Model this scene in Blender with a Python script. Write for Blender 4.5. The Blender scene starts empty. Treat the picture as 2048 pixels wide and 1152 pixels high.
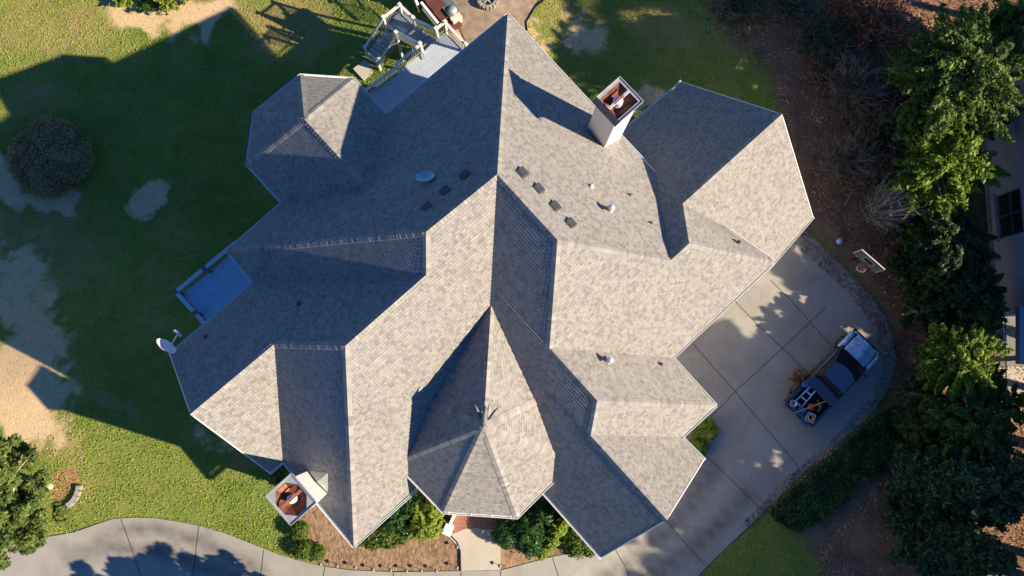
import bpy, bmesh, math, random
import numpy as np
from mathutils import Vector, Matrix, noise
R = math.radians
scene = bpy.context.scene
col = scene.collection
# ------------------------------------------------------------------ camera
CAM_H = 43.8
FPX = 1620.0
TX, TY = 0.1295353, -0.0257590
cam_d = bpy.data.cameras.new("camera")
cam_d.sensor_width = 36.0
cam_d.lens = FPX / 2048 * 36
cam_d.clip_start = 1.0
cam_d.clip_end = 2000
cam = bpy.data.objects.new("camera", cam_d)
cam.location = (0, 0, CAM_H)
cam.rotation_euler = (TX, TY, 0)
col.objects.link(cam)
scene.camera = cam
# ------------------------------------------------------------------ sky and sun
SUN_AZ, SUN_EL = 163.0 - 180.0, 29.6       # direction towards the sun (deg from +X, ccw) and elevation
world = bpy.data.worlds.new("World")
scene.world = world
world.use_nodes = True
wn = world.node_tree.nodes
wl = world.node_tree.links
wn.clear()
sky = wn.new('ShaderNodeTexSky')
sky.sky_type = 'NISHITA'
sky.sun_disc = False
sky.sun_elevation = R(SUN_EL)
sky.sun_rotation = R(90 - SUN_AZ)
sky.air_density = 1.3
sky.dust_density = 0.0
sky.ozone_density = 7.0
bg = wn.new('ShaderNodeBackground')
bg.inputs['Strength'].default_value = 0.050
wo = wn.new('ShaderNodeOutputWorld')
tint = wn.new('ShaderNodeMix'); tint.data_type = 'RGBA'; tint.blend_type = 'MULTIPLY'; tint.inputs[0].default_value = 1.0
tint.inputs[7].default_value = (0.55, 0.93, 1.38, 1)      # camera white balance set for the warm sun
wl.new(sky.outputs[0], tint.inputs[6])
wl.new(tint.outputs[2], bg.inputs[0])
wl.new(bg.outputs[0], wo.inputs[0])
sd = bpy.data.lights.new("sun", 'SUN')
sd.energy = 5.0
sd.angle = R(0.55)
sd.color = (1.0, 0.86, 0.65)
sun = bpy.data.objects.new("sun", sd)
sdir = Vector((math.cos(R(SUN_AZ)) * math.cos(R(SUN_EL)), math.sin(R(SUN_AZ)) * math.cos(R(SUN_EL)), math.sin(R(SUN_EL))))
sun.rotation_euler = sdir.to_track_quat('Z', 'Y').to_euler()
sun.location = (60, -30, 50)
col.objects.link(sun)
scene.view_settings.view_transform = 'Standard'
scene.view_settings.look = 'None'
scene.view_settings.gamma = 1.0
scene.view_settings.exposure = 0.98
scene.render.engine = 'CYCLES'
# ------------------------------------------------------------------ survey helpers
CR = cam.rotation_euler.to_matrix()

def at(px, py, z):
    """world point at height z seen at photo pixel"""
    d = CR @ Vector(((px - 1024) / FPX, -(py - 576) / FPX, -1.0))
    t = (CAM_H - z) / -d.z
    return Vector((d.x * t, d.y * t, z))

def sstep(a, b, x):
    t = min(1.0, max(0.0, (x - a) / (b - a)))
    return t * t * (3 - 2 * t)

def gz(x, y):
    """terrain height: front lawn 0.8, drive 0, falling to -4.6 on the lawn behind the house"""
    base = 0.8 * (1 - sstep(-2.0, 10.0, x))
    s = y - 0.45 * max(x, 0.0)
    z = base - 3.3 * sstep(-1.0, 11.0, s) * (1 - 0.75 * sstep(4.0, 14.0, x))
    z -= 1.85 * sstep(0.0, 13.0, -x) * sstep(0.0, 11.0, y)
    return z

def gat(px, py):
    z = 0.0
    for _ in range(12):
        p = at(px, py, z)
        z = gz(p.x, p.y)
    return Vector((p.x, p.y, z))

def g2(px, py):
    p = gat(px, py)
    return (p.x, p.y)
# ------------------------------------------------------------------ object helpers

def tag(o, label=None, cat=None, group=None, kind=None):
    if label: o['label'] = label
    if cat: o['category'] = cat
    if group: o['group'] = group
    if kind: o['kind'] = kind
    return o

def empty(name, loc=(0, 0, 0), rz=0.0, label=None, cat=None, group=None):
    o = bpy.data.objects.new(name, None)
    o.empty_display_size = 0.3
    o.location = loc
    o.rotation_euler = (0, 0, rz)
    col.objects.link(o)
    return tag(o, label, cat, group)

class MB:
    def __init__(self):
        self.v = []
        self.f = []
        self.sm = []
    def face(self, pts, smooth=False):
        i = len(self.v)
        self.v += [tuple(p) for p in pts]
        self.f.append(tuple(range(i, i + len(pts))))
        self.sm.append(smooth)
    def mesh(self, vs, fs, smooth=False):
        i = len(self.v)
        self.v += [tuple(p) for p in vs]
        for f in fs:
            self.f.append(tuple(i + k for k in f))
            self.sm.append(smooth)
    def box(self, c, s, rz=0.0, M=None):
        x, y, z = [k / 2 for k in s]
        pts = [Vector((a * x, b * y, d * z)) for a in (-1, 1) for b in (-1, 1) for d in (-1, 1)]
        if M is None:
            M = Matrix.Translation(Vector(c)) @ Matrix.Rotation(rz, 4, 'Z')
        else:
            M = Matrix.Translation(Vector(c)) @ M
        self.mesh([M @ p for p in pts], [(0, 1, 3, 2), (4, 6, 7, 5), (0, 4, 5, 1), (2, 3, 7, 6), (0, 2, 6, 4), (1, 5, 7, 3)])
    def beam(self, a, b, w, h, up=(0, 0, 1)):
        a, b = Vector(a), Vector(b)
        d = (b - a)
        if d.length < 1e-6: return
        d.normalize()
        s = d.cross(Vector(up))
        if s.length < 1e-4: s = Vector((1, 0, 0))
        s.normalize()
        u = s.cross(d).normalized()
        vs = []
        for p in (a, b):
            for i, j in ((-1, -1), (1, -1), (1, 1), (-1, 1)):
                vs.append(p + s * (i * w / 2) + u * (j * h / 2))
        self.mesh(vs, [(0, 1, 2, 3), (7, 6, 5, 4), (0, 4, 5, 1), (1, 5, 6, 2), (2, 6, 7, 3), (3, 7, 4, 0)])
    def tube(self, pts, rs, n=8, caps=True):
        pts = [Vector(p) for p in pts]
        if not hasattr(rs, '__len__'): rs = [rs] * len(pts)
        vs = []
        for i, p in enumerate(pts):
            d = (pts[min(i + 1, len(pts) - 1)] - pts[max(i - 1, 0)])
            if d.length < 1e-7: d = Vector((0, 0, 1))
            d.normalize()
            s = d.cross(Vector((0, 0, 1)))
            if s.length < 0.05: s = d.cross(Vector((1, 0, 0)))
            s.normalize()
            u = s.cross(d)
            for k in range(n):
                a = 2 * math.pi * k / n
                vs.append(p + (s * math.cos(a) + u * math.sin(a)) * rs[i])
        fs = []
        for i in range(len(pts) - 1):
            for k in range(n):
                k2 = (k + 1) % n
                fs.append((i * n + k, (i + 1) * n + k, (i + 1) * n + k2, i * n + k2))
        self.mesh(vs, fs, True)
        if caps:
            self.face([vs[k] for k in range(n)])
            self.face([vs[(len(pts) - 1) * n + n - 1 - k] for k in range(n)])
    def lathe(self, c, prof, n=24, M=None):
        """prof = [(r, z)]"""
        c = Vector(c)
        vs = []
        for r, z in prof:
            for k in range(n):
                a = 2 * math.pi * k / n
                p = Vector((r * math.cos(a), r * math.sin(a), z))
                if M is not None: p = M @ p
                vs.append(c + p)
        fs = []
        for i in range(len(prof) - 1):
            for k in range(n):
                k2 = (k + 1) % n
                fs.append((i * n + k, i * n + k2, (i + 1) * n + k2, (i + 1) * n + k))
        self.mesh(vs, fs, True)
    def build(self, name, mat, parent=None, bevel=0.0, seg=2):
        me = bpy.data.meshes.new(name)
        me.from_pydata(self.v, [], self.f)
        me.polygons.foreach_set('use_smooth', self.sm)
        me.materials.append(mat)
        me.update()
        o = bpy.data.objects.new(name, me)
        col.objects.link(o)
        if parent is not None:
            o.parent = parent
        if bevel > 0:
            m = o.modifiers.new('bevel', 'BEVEL')
            m.width = bevel
            m.segments = seg
            m.limit_method = 'ANGLE'
            m.angle_limit = R(40)
        return o
# ------------------------------------------------------------------ materials

def new_mat(name):
    m = bpy.data.materials.new(name)
    m.use_nodes = True
    nt = m.node_tree
    b = nt.nodes['Principled BSDF']
    return m, nt, nt.nodes, nt.links, b

def plain(name, c, rough=0.6, metal=0.0, var=0.12, scale=6.0, bump=0.0, bscale=60.0, spec=0.5, coat=0.0):
    m, nt, N, L, b = new_mat(name)
    tc = N.new('ShaderNodeTexCoord')
    n = N.new('ShaderNodeTexNoise')
    n.inputs['Scale'].default_value = scale
    n.inputs['Detail'].default_value = 6
    L.new(tc.outputs['Object'], n.inputs['Vector'])
    r = N.new('ShaderNodeValToRGB')
    r.color_ramp.elements[0].position = 0.3
    r.color_ramp.elements[1].position = 0.7
    r.color_ramp.elements[0].color = (*[k * (1 - var) for k in c], 1)
    r.color_ramp.elements[1].color = (*[min(1, k * (1 + var)) for k in c], 1)
    L.new(n.outputs['Fac'], r.inputs['Fac'])
    L.new(r.outputs['Color'], b.inputs['Base Color'])
    b.inputs['Roughness'].default_value = rough
    b.inputs['Metallic'].default_value = metal
    b.inputs['Specular IOR Level'].default_value = spec
    if coat:
        b.inputs['Coat Weight'].default_value = coat
        b.inputs['Coat Roughness'].default_value = 0.05
    if bump > 0:
        n2 = N.new('ShaderNodeTexNoise')
        n2.inputs['Scale'].default_value = bscale
        n2.inputs['Detail'].default_value = 4
        L.new(tc.outputs['Object'], n2.inputs['Vector'])
        bp = N.new('ShaderNodeBump')
        bp.inputs['Strength'].default_value = bump
        bp.inputs['Distance'].default_value = 0.02
        L.new(n2.outputs['Fac'], bp.inputs['Height'])
        L.new(bp.outputs['Normal'], b.inputs['Normal'])
    return m

def math_node(N, L, op, a, b=None, c=None):
    n = N.new('ShaderNodeMath')
    n.operation = op
    for i, k in enumerate((a, b, c)):
        if k is None: continue
        if hasattr(k, 'links') or hasattr(k, 'is_linked'): L.new(k, n.inputs[i])
        else: n.inputs[i].default_value = k
    return n.outputs[0]

def mixc(N, L, fac, a, b, mode='MIX'):
    n = N.new('ShaderNodeMix')
    n.data_type = 'RGBA'
    n.blend_type = mode
    if hasattr(fac, 'is_linked'): L.new(fac, n.inputs[0])
    else: n.inputs[0].default_value = fac
    for s, k in ((6, a), (7, b)):
        if hasattr(k, 'is_linked'): L.new(k, n.inputs[s])
        else: n.inputs[s].default_value = (*k, 1)
    return n.outputs[2]

EXPO = 0.15   # shingle exposure
def shingle_mat(name, flat=False):
    m, nt, N, L, b = new_mat(name)
    uv = N.new('ShaderNodeUVMap')
    uv.uv_map = 'UVMap'
    sp = N.new('ShaderNodeSeparateXYZ')
    L.new(uv.outputs[0], sp.inputs[0])
    row = math_node(N, L, 'FLOOR', math_node(N, L, 'DIVIDE', sp.outputs[1], EXPO))
    wr = N.new('ShaderNodeTexWhiteNoise'); wr.noise_dimensions = '1D'
    L.new(row, wr.inputs['W'])
    def cells(width, seed):
        x = math_node(N, L, 'ADD', math_node(N, L, 'DIVIDE', sp.outputs[0], width), math_node(N, L, 'MULTIPLY', wr.outputs['Value'], 7.3 + seed))
        c = math_node(N, L, 'FLOOR', x)
        cb = N.new('ShaderNodeCombineXYZ')
        L.new(c, cb.inputs[0]); L.new(row, cb.inputs[1]); cb.inputs[2].default_value = seed
        w = N.new('ShaderNodeTexWhiteNoise'); w.noise_dimensions = '3D'
        L.new(cb.outputs[0], w.inputs['Vector'])
        return w.outputs['Value']
    a = cells(0.17, 1.0)
    c2 = cells(0.10, 5.0)
    v = math_node(N, L, 'ADD', math_node(N, L, 'MULTIPLY', a, 0.5), math_node(N, L, 'MULTIPLY', c2, 0.5))
    ramp = N.new('ShaderNodeValToRGB')
    e = ramp.color_ramp.elements
    e[0].position = 0.12; e[0].color = (0.222, 0.203, 0.180, 1)
    e[1].position = 0.95; e[1].color = (0.358, 0.334, 0.302, 1)
    k = e.new(0.42); k.color = (0.285, 0.265, 0.240, 1)
    k = e.new(0.62); k.color = (0.322, 0.296, 0.268, 1)
    L.new(v, ramp.inputs['Fac'])
    # soft mottling larger than a tab
    n = N.new('ShaderNodeTexNoise'); n.inputs['Scale'].default_value = 1.7; n.inputs['Detail'].default_value = 5
    L.new(uv.outputs[0], n.inputs['Vector'])
    n5 = N.new('ShaderNodeTexNoise'); n5.inputs['Scale'].default_value = 4.2; n5.inputs['Detail'].default_value = 3
    L.new(uv.outputs[0], n5.inputs['Vector'])
    mr = N.new('ShaderNodeMapRange'); mr.inputs['From Min'].default_value = 0.3; mr.inputs['From Max'].default_value = 0.7
    mr.inputs['To Min'].default_value = 0.89; mr.inputs['To Max'].default_value = 1.10
    L.new(math_node(N, L, 'ADD', math_node(N, L, 'MULTIPLY', n.outputs['Fac'], 0.45), math_node(N, L, 'MULTIPLY', n5.outputs['Fac'], 0.55)), mr.inputs['Value'])
    n3 = N.new('ShaderNodeTexNoise'); n3.inputs['Scale'].default_value = 90; n3.inputs['Detail'].default_value = 2
    L.new(uv.outputs[0], n3.inputs['Vector'])
    mr3 = N.new('ShaderNodeMapRange'); mr3.inputs['From Min'].default_value = 0.3; mr3.inputs['From Max'].default_value = 0.7
    mr3.inputs['To Min'].default_value = 0.90; mr3.inputs['To Max'].default_value = 1.10
    L.new(n3.outputs['Fac'], mr3.inputs['Value'])
    f = math_node(N, L, 'MULTIPLY', mr.outputs[0], mr3.outputs[0])
    cmb = N.new('ShaderNodeCombineColor')
    for i in range(3): L.new(f, cmb.inputs[i])
    cc = mixc(N, L, 1.0, ramp.outputs['Color'], cmb.outputs[0], 'MULTIPLY')
    # faint dark streaks running down the slope
    mp = N.new('ShaderNodeMapping'); mp.inputs['Scale'].default_value = (1.1, 0.12, 1)
    L.new(uv.outputs[0], mp.inputs['Vector'])
    n4 = N.new('ShaderNodeTexNoise'); n4.inputs['Scale'].default_value = 1.3; n4.inputs['Detail'].default_value = 7
    L.new(mp.outputs[0], n4.inputs['Vector'])
    mr4 = N.new('ShaderNodeMapRange'); mr4.inputs['From Min'].default_value = 0.52; mr4.inputs['From Max'].default_value = 0.75
    mr4.inputs['To Max'].default_value = 0.30
    L.new(n4.outputs['Fac'], mr4.inputs['Value'])
    cc = mixc(N, L, mr4.outputs[0], cc, (0.19, 0.175, 0.16))
    # printed line plus painted-in shade along the butt edge of every course
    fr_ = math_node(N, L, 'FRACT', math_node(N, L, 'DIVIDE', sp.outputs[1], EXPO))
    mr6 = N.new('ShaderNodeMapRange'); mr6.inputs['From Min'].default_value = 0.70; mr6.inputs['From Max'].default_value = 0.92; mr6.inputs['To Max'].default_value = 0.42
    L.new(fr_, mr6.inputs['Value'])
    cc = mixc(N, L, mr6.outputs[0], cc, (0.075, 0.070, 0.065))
    L.new(cc, b.inputs['Base Color'])
    b.inputs['Roughness'].default_value = 0.92
    b.inputs['Specular IOR Level'].default_value = 0.25
    bp = N.new('ShaderNodeBump'); bp.inputs['Strength'].default_value = 0.3; bp.inputs['Distance'].default_value = 0.012
    h = math_node(N, L, 'ADD', c2, math_node(N, L, 'MULTIPLY', n3.outputs['Fac'], 0.7))
    L.new(h, bp.inputs['Height']); L.new(bp.outputs['Normal'], b.inputs['Normal'])
    return m

def leaf_mat(name, c0, c1, rough=0.55, trans=0.25):
    m, nt, N, L, b = new_mat(name)
    at_ = N.new('ShaderNodeAttribute'); at_.attribute_name = 'tone'
    r = N.new('ShaderNodeValToRGB')
    r.color_ramp.elements[0].color = (*c0, 1)
    r.color_ramp.elements[1].color = (*c1, 1)
    L.new(at_.outputs['Fac'], r.inputs['Fac'])
    L.new(r.outputs['Color'], b.inputs['Base Color'])
    b.inputs['Roughness'].default_value = rough
    b.inputs['Specular IOR Level'].default_value = 0.3
    tr = N.new('ShaderNodeBsdfTranslucent')
    L.new(r.outputs['Color'], tr.inputs['Color'])
    mx = N.new('ShaderNodeMixShader'); mx.inputs[0].default_value = trans
    L.new(b.outputs[0], mx.inputs[1]); L.new(tr.outputs[0], mx.inputs[2])
    L.new(mx.outputs[0], N['Material Output'].inputs['Surface'])
    return m

def ground_mat():
    m, nt, N, L, b = new_mat('lawn')
    tc = N.new('ShaderNodeTexCoord')
    def noise_(scale, detail=6, rough=0.6, dist=0.0):
        n = N.new('ShaderNodeTexNoise'); n.inputs['Scale'].default_value = scale; n.inputs['Detail'].default_value = detail
        n.inputs['Roughness'].default_value = rough; n.inputs['Distortion'].default_value = dist
        L.new(tc.outputs['Object'], n.inputs['Vector']); return n.outputs['Fac']
    def mr(x, a, b_, c=0.0, d=1.0):
        k = N.new('ShaderNodeMapRange'); k.inputs['From Min'].default_value = a; k.inputs['From Max'].default_value = b_
        k.inputs['To Min'].default_value = c; k.inputs['To Max'].default_value = d
        L.new(x, k.inputs['Value']); return k.outputs[0]
    def attr(nm):
        a = N.new('ShaderNodeAttribute'); a.attribute_name = nm; return a.outputs['Fac']
    big, mid, fine, vf = noise_(0.22, 5), noise_(1.3, 8, 0.65, 0.4), noise_(9, 8, 0.7), noise_(38, 4, 0.7)
    g = mixc(N, L, mr(big, 0.35, 0.65), (0.150, 0.225, 0.034), (0.255, 0.290, 0.050))
    g = mixc(N, L, mr(mid, 0.44, 0.72, 0, 0.60), g, (0.33, 0.29, 0.11))
    g = mixc(N, L, mr(fine, 0.40, 0.70, 0, 0.45), g, (0.055, 0.100, 0.014))
    g = mixc(N, L, mr(vf, 0.52, 0.70, 0, 0.55), g, (0.36, 0.36, 0.15))
    g = mixc(N, L, mr(vf, 0.44, 0.30, 0, 0.5), g, (0.035, 0.070, 0.010))
    # thresholded masks, ragged by noise
    def ragged(a, k=0.55, w=0.10):
        s = math_node(N, L, 'ADD', a, math_node(N, L, 'MULTIPLY', math_node(N, L, 'SUBTRACT', math_node(N, L, 'ADD', math_node(N, L, 'MULTIPLY', mid, 0.55), math_node(N, L, 'MULTIPLY', fine, 0.45)), 0.5), k * 2.2))
        return mr(s, 0.5 - w, 0.5 + w)
    straw = mixc(N, L, mr(fine, 0.35, 0.68), (0.46, 0.32, 0.14), (0.26, 0.20, 0.085))
    g = mixc(N, L, math_node(N, L, 'MULTIPLY', ragged(attr('straw'), 0.8, 0.22), 0.9), g, straw)
    dirt = mixc(N, L, mr(fine, 0.3, 0.7), (0.80, 0.57, 0.33), (0.54, 0.38, 0.20))
    dirt = mixc(N, L, mr(mid, 0.60, 0.72, 0, 0.5), dirt, (0.20, 0.20, 0.08))
    dirt = mixc(N, L, mr(noise_(5.0, 6, 0.7), 0.58, 0.66, 0, 0.6), dirt, (0.16, 0.18, 0.06))
    g = mixc(N, L, ragged(attr('dirt'), 0.85, 0.13), g, dirt)
    woods = mixc(N, L, mr(mid, 0.3, 0.7), (0.360, 0.195, 0.115), (0.200, 0.110, 0.066))
    woods = mixc(N, L, mr(vf, 0.5, 0.72, 0, 0.55), woods, (0.33, 0.21, 0.12))
    woods = mixc(N, L, mr(noise_(0.9, 7, 0.7), 0.56, 0.68, 0, 0.7), woods, (0.060, 0.085, 0.020))
    g = mixc(N, L, ragged(attr('woods'), 0.5, 0.12), g, woods)
    clay = mixc(N, L, mr(fine, 0.3, 0.7), (0.48, 0.255, 0.125), (0.31, 0.165, 0.085))
    g = mixc(N, L, ragged(attr('clay'), 0.2, 0.05), g, clay)
    # bark mulch chips
    vo = N.new('ShaderNodeTexVoronoi'); vo.inputs['Scale'].default_value = 11; vo.feature = 'F1'
    mp = N.new('ShaderNodeMapping'); mp.inputs['Scale'].default_value = (1.0, 0.45, 1)
    L.new(tc.outputs['Object'], mp.inputs['Vector']); L.new(mp.outputs[0], vo.inputs['Vector'])
    sepc = N.new('ShaderNodeSeparateColor'); L.new(vo.outputs['Color'], sepc.inputs[0])
    mul = mixc(N, L, sepc.outputs[0], (0.200, 0.125, 0.072), (0.440, 0.290, 0.180))
    mul = mixc(N, L, mr(fine, 0.45, 0.7, 0, 0.5), mul, (0.27, 0.165, 0.100))
    g = mixc(N, L, ragged(attr('mulch'), 0.10, 0.03), g, mul)
    L.new(g, b.inputs['Base Color'])
    b.inputs['Roughness'].default_value = 0.95
    b.inputs['Specular IOR Level'].default_value = 0.1
    h = math_node(N, L, 'ADD', math_node(N, L, 'MULTIPLY', fine, 0.7), math_node(N, L, 'MULTIPLY', vf, 0.45))
    bp = N.new('ShaderNodeBump'); bp.inputs['Strength'].default_value = 0.8; bp.inputs['Distance'].default_value = 0.09
    L.new(h, bp.inputs['Height']); L.new(bp.outputs['Normal'], b.inputs['Normal'])
    return m

def concrete_mat(name, c=(0.37, 0.345, 0.300), stain=0.6):
    m, nt, N, L, b = new_mat(name)
    tc = N.new('ShaderNodeTexCoord')
    def noise_(scale, detail=6, rough=0.6, dist=0.0):
        n = N.new('ShaderNodeTexNoise'); n.inputs['Scale'].default_value = scale; n.inputs['Detail'].default_value = detail
        n.inputs['Roughness'].default_value = rough; n.inputs['Distortion'].default_value = dist
        L.new(tc.outputs['Object'], n.inputs['Vector']); return n.outputs['Fac']
    def mr(x, a, b_, c=0.0, d=1.0):
        k = N.new('ShaderNodeMapRange'); k.inputs['From Min'].default_value = a; k.inputs['From Max'].default_value = b_
        k.inputs['To Min'].default_value = c; k.inputs['To Max'].default_value = d
        L.new(x, k.inputs['Value']); return k.outputs[0]
    g = mixc(N, L, mr(noise_(0.5, 8, 0.65, 0.6), 0.4, 0.65, 0, stain), c, tuple(k * 0.62 for k in c))
    g = mixc(N, L, mr(noise_(3.5, 8, 0.7), 0.5, 0.75, 0, 0.35), g, tuple(k * 1.25 for k in c))
    g = mixc(N, L, mr(noise_(28, 5, 0.7), 0.4, 0.72, 0, 0.35), g, tuple(k * 0.6 for k in c))
    a = N.new('ShaderNodeAttribute'); a.attribute_name = 'tyre'
    st = math_node(N, L, 'MULTIPLY', a.outputs['Fac'], mr(noise_(1.2, 7, 0.7), 0.3, 0.6, 0.45, 0.95))
    g = mixc(N, L, st, g, (0.12, 0.105, 0.09))
    L.new(g, b.inputs['Base Color'])
    b.inputs['Roughness'].default_value = 0.9
    b.inputs['Specular IOR Level'].default_value = 0.25
    bp = N.new('ShaderNodeBump'); bp.inputs['Strength'].default_value = 0.35; bp.inputs['Distance'].default_value = 0.01
    L.new(noise_(45, 4), bp.inputs['Height']); L.new(bp.outputs['Normal'], b.inputs['Normal'])
    return m

def brick_mat(name, c1, c2, mortar, scale=1.0, rot=(0, 0, 0), w=0.21, h=0.075, yz=False):
    m, nt, N, L, b = new_mat(name)
    tc = N.new('ShaderNodeTexCoord')
    mp = N.new('ShaderNodeMapping'); mp.inputs['Rotation'].default_value = rot
    L.new(tc.outputs['Object'], mp.inputs['Vector'])
    if yz:
        sx_ = N.new('ShaderNodeSeparateXYZ'); cx_ = N.new('ShaderNodeCombineXYZ'); L.new(tc.outputs['Object'], sx_.inputs[0])
        L.new(sx_.outputs[1], cx_.inputs[0]); L.new(sx_.outputs[2], cx_.inputs[1]); L.new(cx_.outputs[0], mp.inputs['Vector'])
    br = N.new('ShaderNodeTexBrick')
    br.inputs['Color1'].default_value = (*c1, 1); br.inputs['Color2'].default_value = (*c2, 1); br.inputs['Mortar'].default_value = (*mortar, 1)
    br.inputs['Scale'].default_value = scale; br.inputs['Mortar Size'].default_value = 0.011
    br.inputs['Brick Width'].default_value = w; br.inputs['Row Height'].default_value = h
    L.new(mp.outputs[0], br.inputs['Vector'])
    n = N.new('ShaderNodeTexNoise'); n.inputs['Scale'].default_value = 2.2; n.inputs['Detail'].default_value = 6
    L.new(tc.outputs['Object'], n.inputs['Vector'])
    g = mixc(N, L, math_node(N, L, 'MULTIPLY', n.outputs['Fac'], 0.5), br.outputs['Color'], tuple(k * 0.7 for k in c1))
    L.new(g, b.inputs['Base Color'])
    b.inputs['Roughness'].default_value = 0.85
    bp = N.new('ShaderNodeBump'); bp.inputs['Strength'].default_value = 0.6; bp.inputs['Distance'].default_value = 0.01
    bp.invert = True
    L.new(br.outputs['Fac'], bp.inputs['Height']); L.new(bp.outputs['Normal'], b.inputs['Normal'])
    return m

M = {}
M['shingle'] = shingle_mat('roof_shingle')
M['lawn'] = ground_mat()
M['concrete'] = concrete_mat('drive_concrete')
M['walk'] = concrete_mat('walk_concrete', (0.52, 0.455, 0.365), 0.3)
M['joint'] = plain('joint_dark', (0.06, 0.055, 0.045), 0.95, var=0.3)
M['white'] = plain('white_trim', (0.78, 0.77, 0.74), 0.45, var=0.05)
M['offwhite'] = plain('painted_stucco', (0.74, 0.72, 0.68), 0.8, var=0.06, bump=0.3)
M['cap_dark'] = plain('dark_cap_metal', (0.05, 0.055, 0.065), 0.45, 0.6, var=0.25)
M['cap_grey'] = plain('grey_cap_metal', (0.42, 0.43, 0.43), 0.5, 0.4, var=0.15, scale=3)
M['rust'] = plain('rusty_metal', (0.15, 0.048, 0.027), 0.8, 0.2, var=0.5, scale=5, bump=0.4, bscale=25)
M['rust_light'] = plain('rusty_bar', (0.36, 0.13, 0.07), 0.7, 0.2, var=0.35, scale=9)
M['galv'] = plain('galvanised', (0.72, 0.73, 0.74), 0.35, 0.5, var=0.1)
M['vent_dark'] = plain('vent_plastic', (0.055, 0.055, 0.06), 0.55, var=0.15)
M['lead'] = plain('lead_boot', (0.16, 0.15, 0.14), 0.6, var=0.2)
M['deck'] = plain('deck_paint', (0.50, 0.51, 0.52), 0.6, var=0.08, scale=2)
M['deck_grey'] = plain('deck_boards', (0.32, 0.34, 0.36), 0.7, var=0.15, scale=3)
def boards_mat(name, c, rot, wd=0.14):
    m, nt, N, L, b = new_mat(name)
    tc = N.new('ShaderNodeTexCoord'); mp = N.new('ShaderNodeMapping'); mp.inputs['Rotation'].default_value = (0, 0, rot)
    L.new(tc.outputs['Object'], mp.inputs['Vector'])
    br = N.new('ShaderNodeTexBrick'); br.inputs['Scale'].default_value = 1.0; br.inputs['Brick Width'].default_value = 3.6; br.inputs['Row Height'].default_value = wd
    br.inputs['Mortar Size'].default_value = 0.006; br.inputs['Color1'].default_value = (*c, 1); br.inputs['Color2'].default_value = (*[k * 0.9 for k in c], 1); br.inputs['Mortar'].default_value = (*[k * 0.35 for k in c], 1)
    L.new(mp.outputs[0], br.inputs['Vector'])
    n = N.new('ShaderNodeTexNoise'); n.inputs['Scale'].default_value = 1.6; n.inputs['Detail'].default_value = 7; L.new(tc.outputs['Object'], n.inputs['Vector'])
    k = N.new('ShaderNodeMapRange'); k.inputs['From Min'].default_value = 0.5; k.inputs['From Max'].default_value = 0.75; k.inputs['To Max'].default_value = 0.4; L.new(n.outputs['Fac'], k.inputs['Value'])
    L.new(mixc(N, L, k.outputs[0], br.outputs['Color'], tuple(q * 0.68 for q in c)), b.inputs['Base Color'])
    b.inputs['Roughness'].default_value = 0.6
    return m
M['deck'] = boards_mat('deck_paint', (0.46, 0.51, 0.56), -R(42))
M['deck_grey'] = boards_mat('deck_boards', (0.30, 0.34, 0.37), -R(42))
M['deck_blue'] = boards_mat('balcony_paint', (0.30, 0.56, 0.80), -R(42), 0.3)
M['baluster'] = plain('baluster_paint', (0.30, 0.28, 0.25), 0.6)
M['tan_paint'] = plain('rail_paint', (0.66, 0.62, 0.54), 0.55, var=0.08)
M['dish'] = plain('dish_grey', (0.85, 0.85, 0.86), 0.35, var=0.04)
M['dish_blue'] = plain('dish_pale', (0.42, 0.52, 0.60), 0.4, var=0.05)
M['bark'] = plain('bark', (0.17, 0.12, 0.085), 0.9, var=0.35, scale=8, bump=0.8, bscale=18)
M['bark_pale'] = plain('pale_bark', (0.50, 0.44, 0.36), 0.85, var=0.25, scale=5, bump=0.5, bscale=14)
M['twig'] = plain('dry_twig', (0.33, 0.22, 0.15), 0.9, var=0.4, scale=2)
M['twig_grey'] = plain('grey_twig', (0.36, 0.32, 0.27), 0.9, var=0.3, scale=3)
M['stone'] = plain('edging_stone', (0.33, 0.29, 0.25), 0.85, var=0.3, scale=5, bump=0.6, bscale=20)
M['brick'] = brick_mat('porch_brick', (0.34, 0.115, 0.075), (0.27, 0.085, 0.06), (0.33, 0.24, 0.19), w=0.10, h=0.21)
M['brick_grey'] = brick_mat('whitewashed_brick', (0.80, 0.73, 0.74), (0.60, 0.53, 0.54), (0.33, 0.29, 0.30), w=0.24, h=0.085, yz=True)
M['glass'] = plain('window_glass', (0.02, 0.025, 0.03), 0.06, var=0.05, spec=0.8)
M['frame_dark'] = plain('dark_frame', (0.12, 0.12, 0.13), 0.5)
M['black'] = plain('black_metal', (0.02, 0.02, 0.022), 0.4, 0.3)
M['tyre'] = plain('tyre_rubber', (0.025, 0.025, 0.026), 0.85)
M['rim'] = plain('alloy_rim', (0.35, 0.36, 0.38), 0.3, 0.8)
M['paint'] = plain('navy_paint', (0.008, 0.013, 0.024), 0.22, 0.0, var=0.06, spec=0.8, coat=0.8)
M['paint_sky_glare'] = plain('hood_sky_reflection', (0.38, 0.52, 0.66), 0.2, 0.1, var=0.45, spec=0.9, coat=1.0)  # pale sky reflection painted into the colour of hood and fenders
M['bedliner'] = plain('bedliner', (0.02, 0.02, 0.022), 0.8)
M['alu'] = plain('ladder_metal', (0.55, 0.62, 0.70), 0.35, 0.5)
M['orange'] = plain('orange_rope', (0.70, 0.26, 0.05), 0.7, var=0.25, scale=20)
M['red'] = plain('red_plastic', (0.40, 0.05, 0.045), 0.5, var=0.2)
M['blue'] = plain('blue_plastic', (0.03, 0.09, 0.42), 0.4)
M['wood_pole'] = plain('wood_pole', (0.50, 0.38, 0.25), 0.6)
M['lamp_red'] = plain('tail_lens', (0.30, 0.01, 0.01), 0.2)
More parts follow.
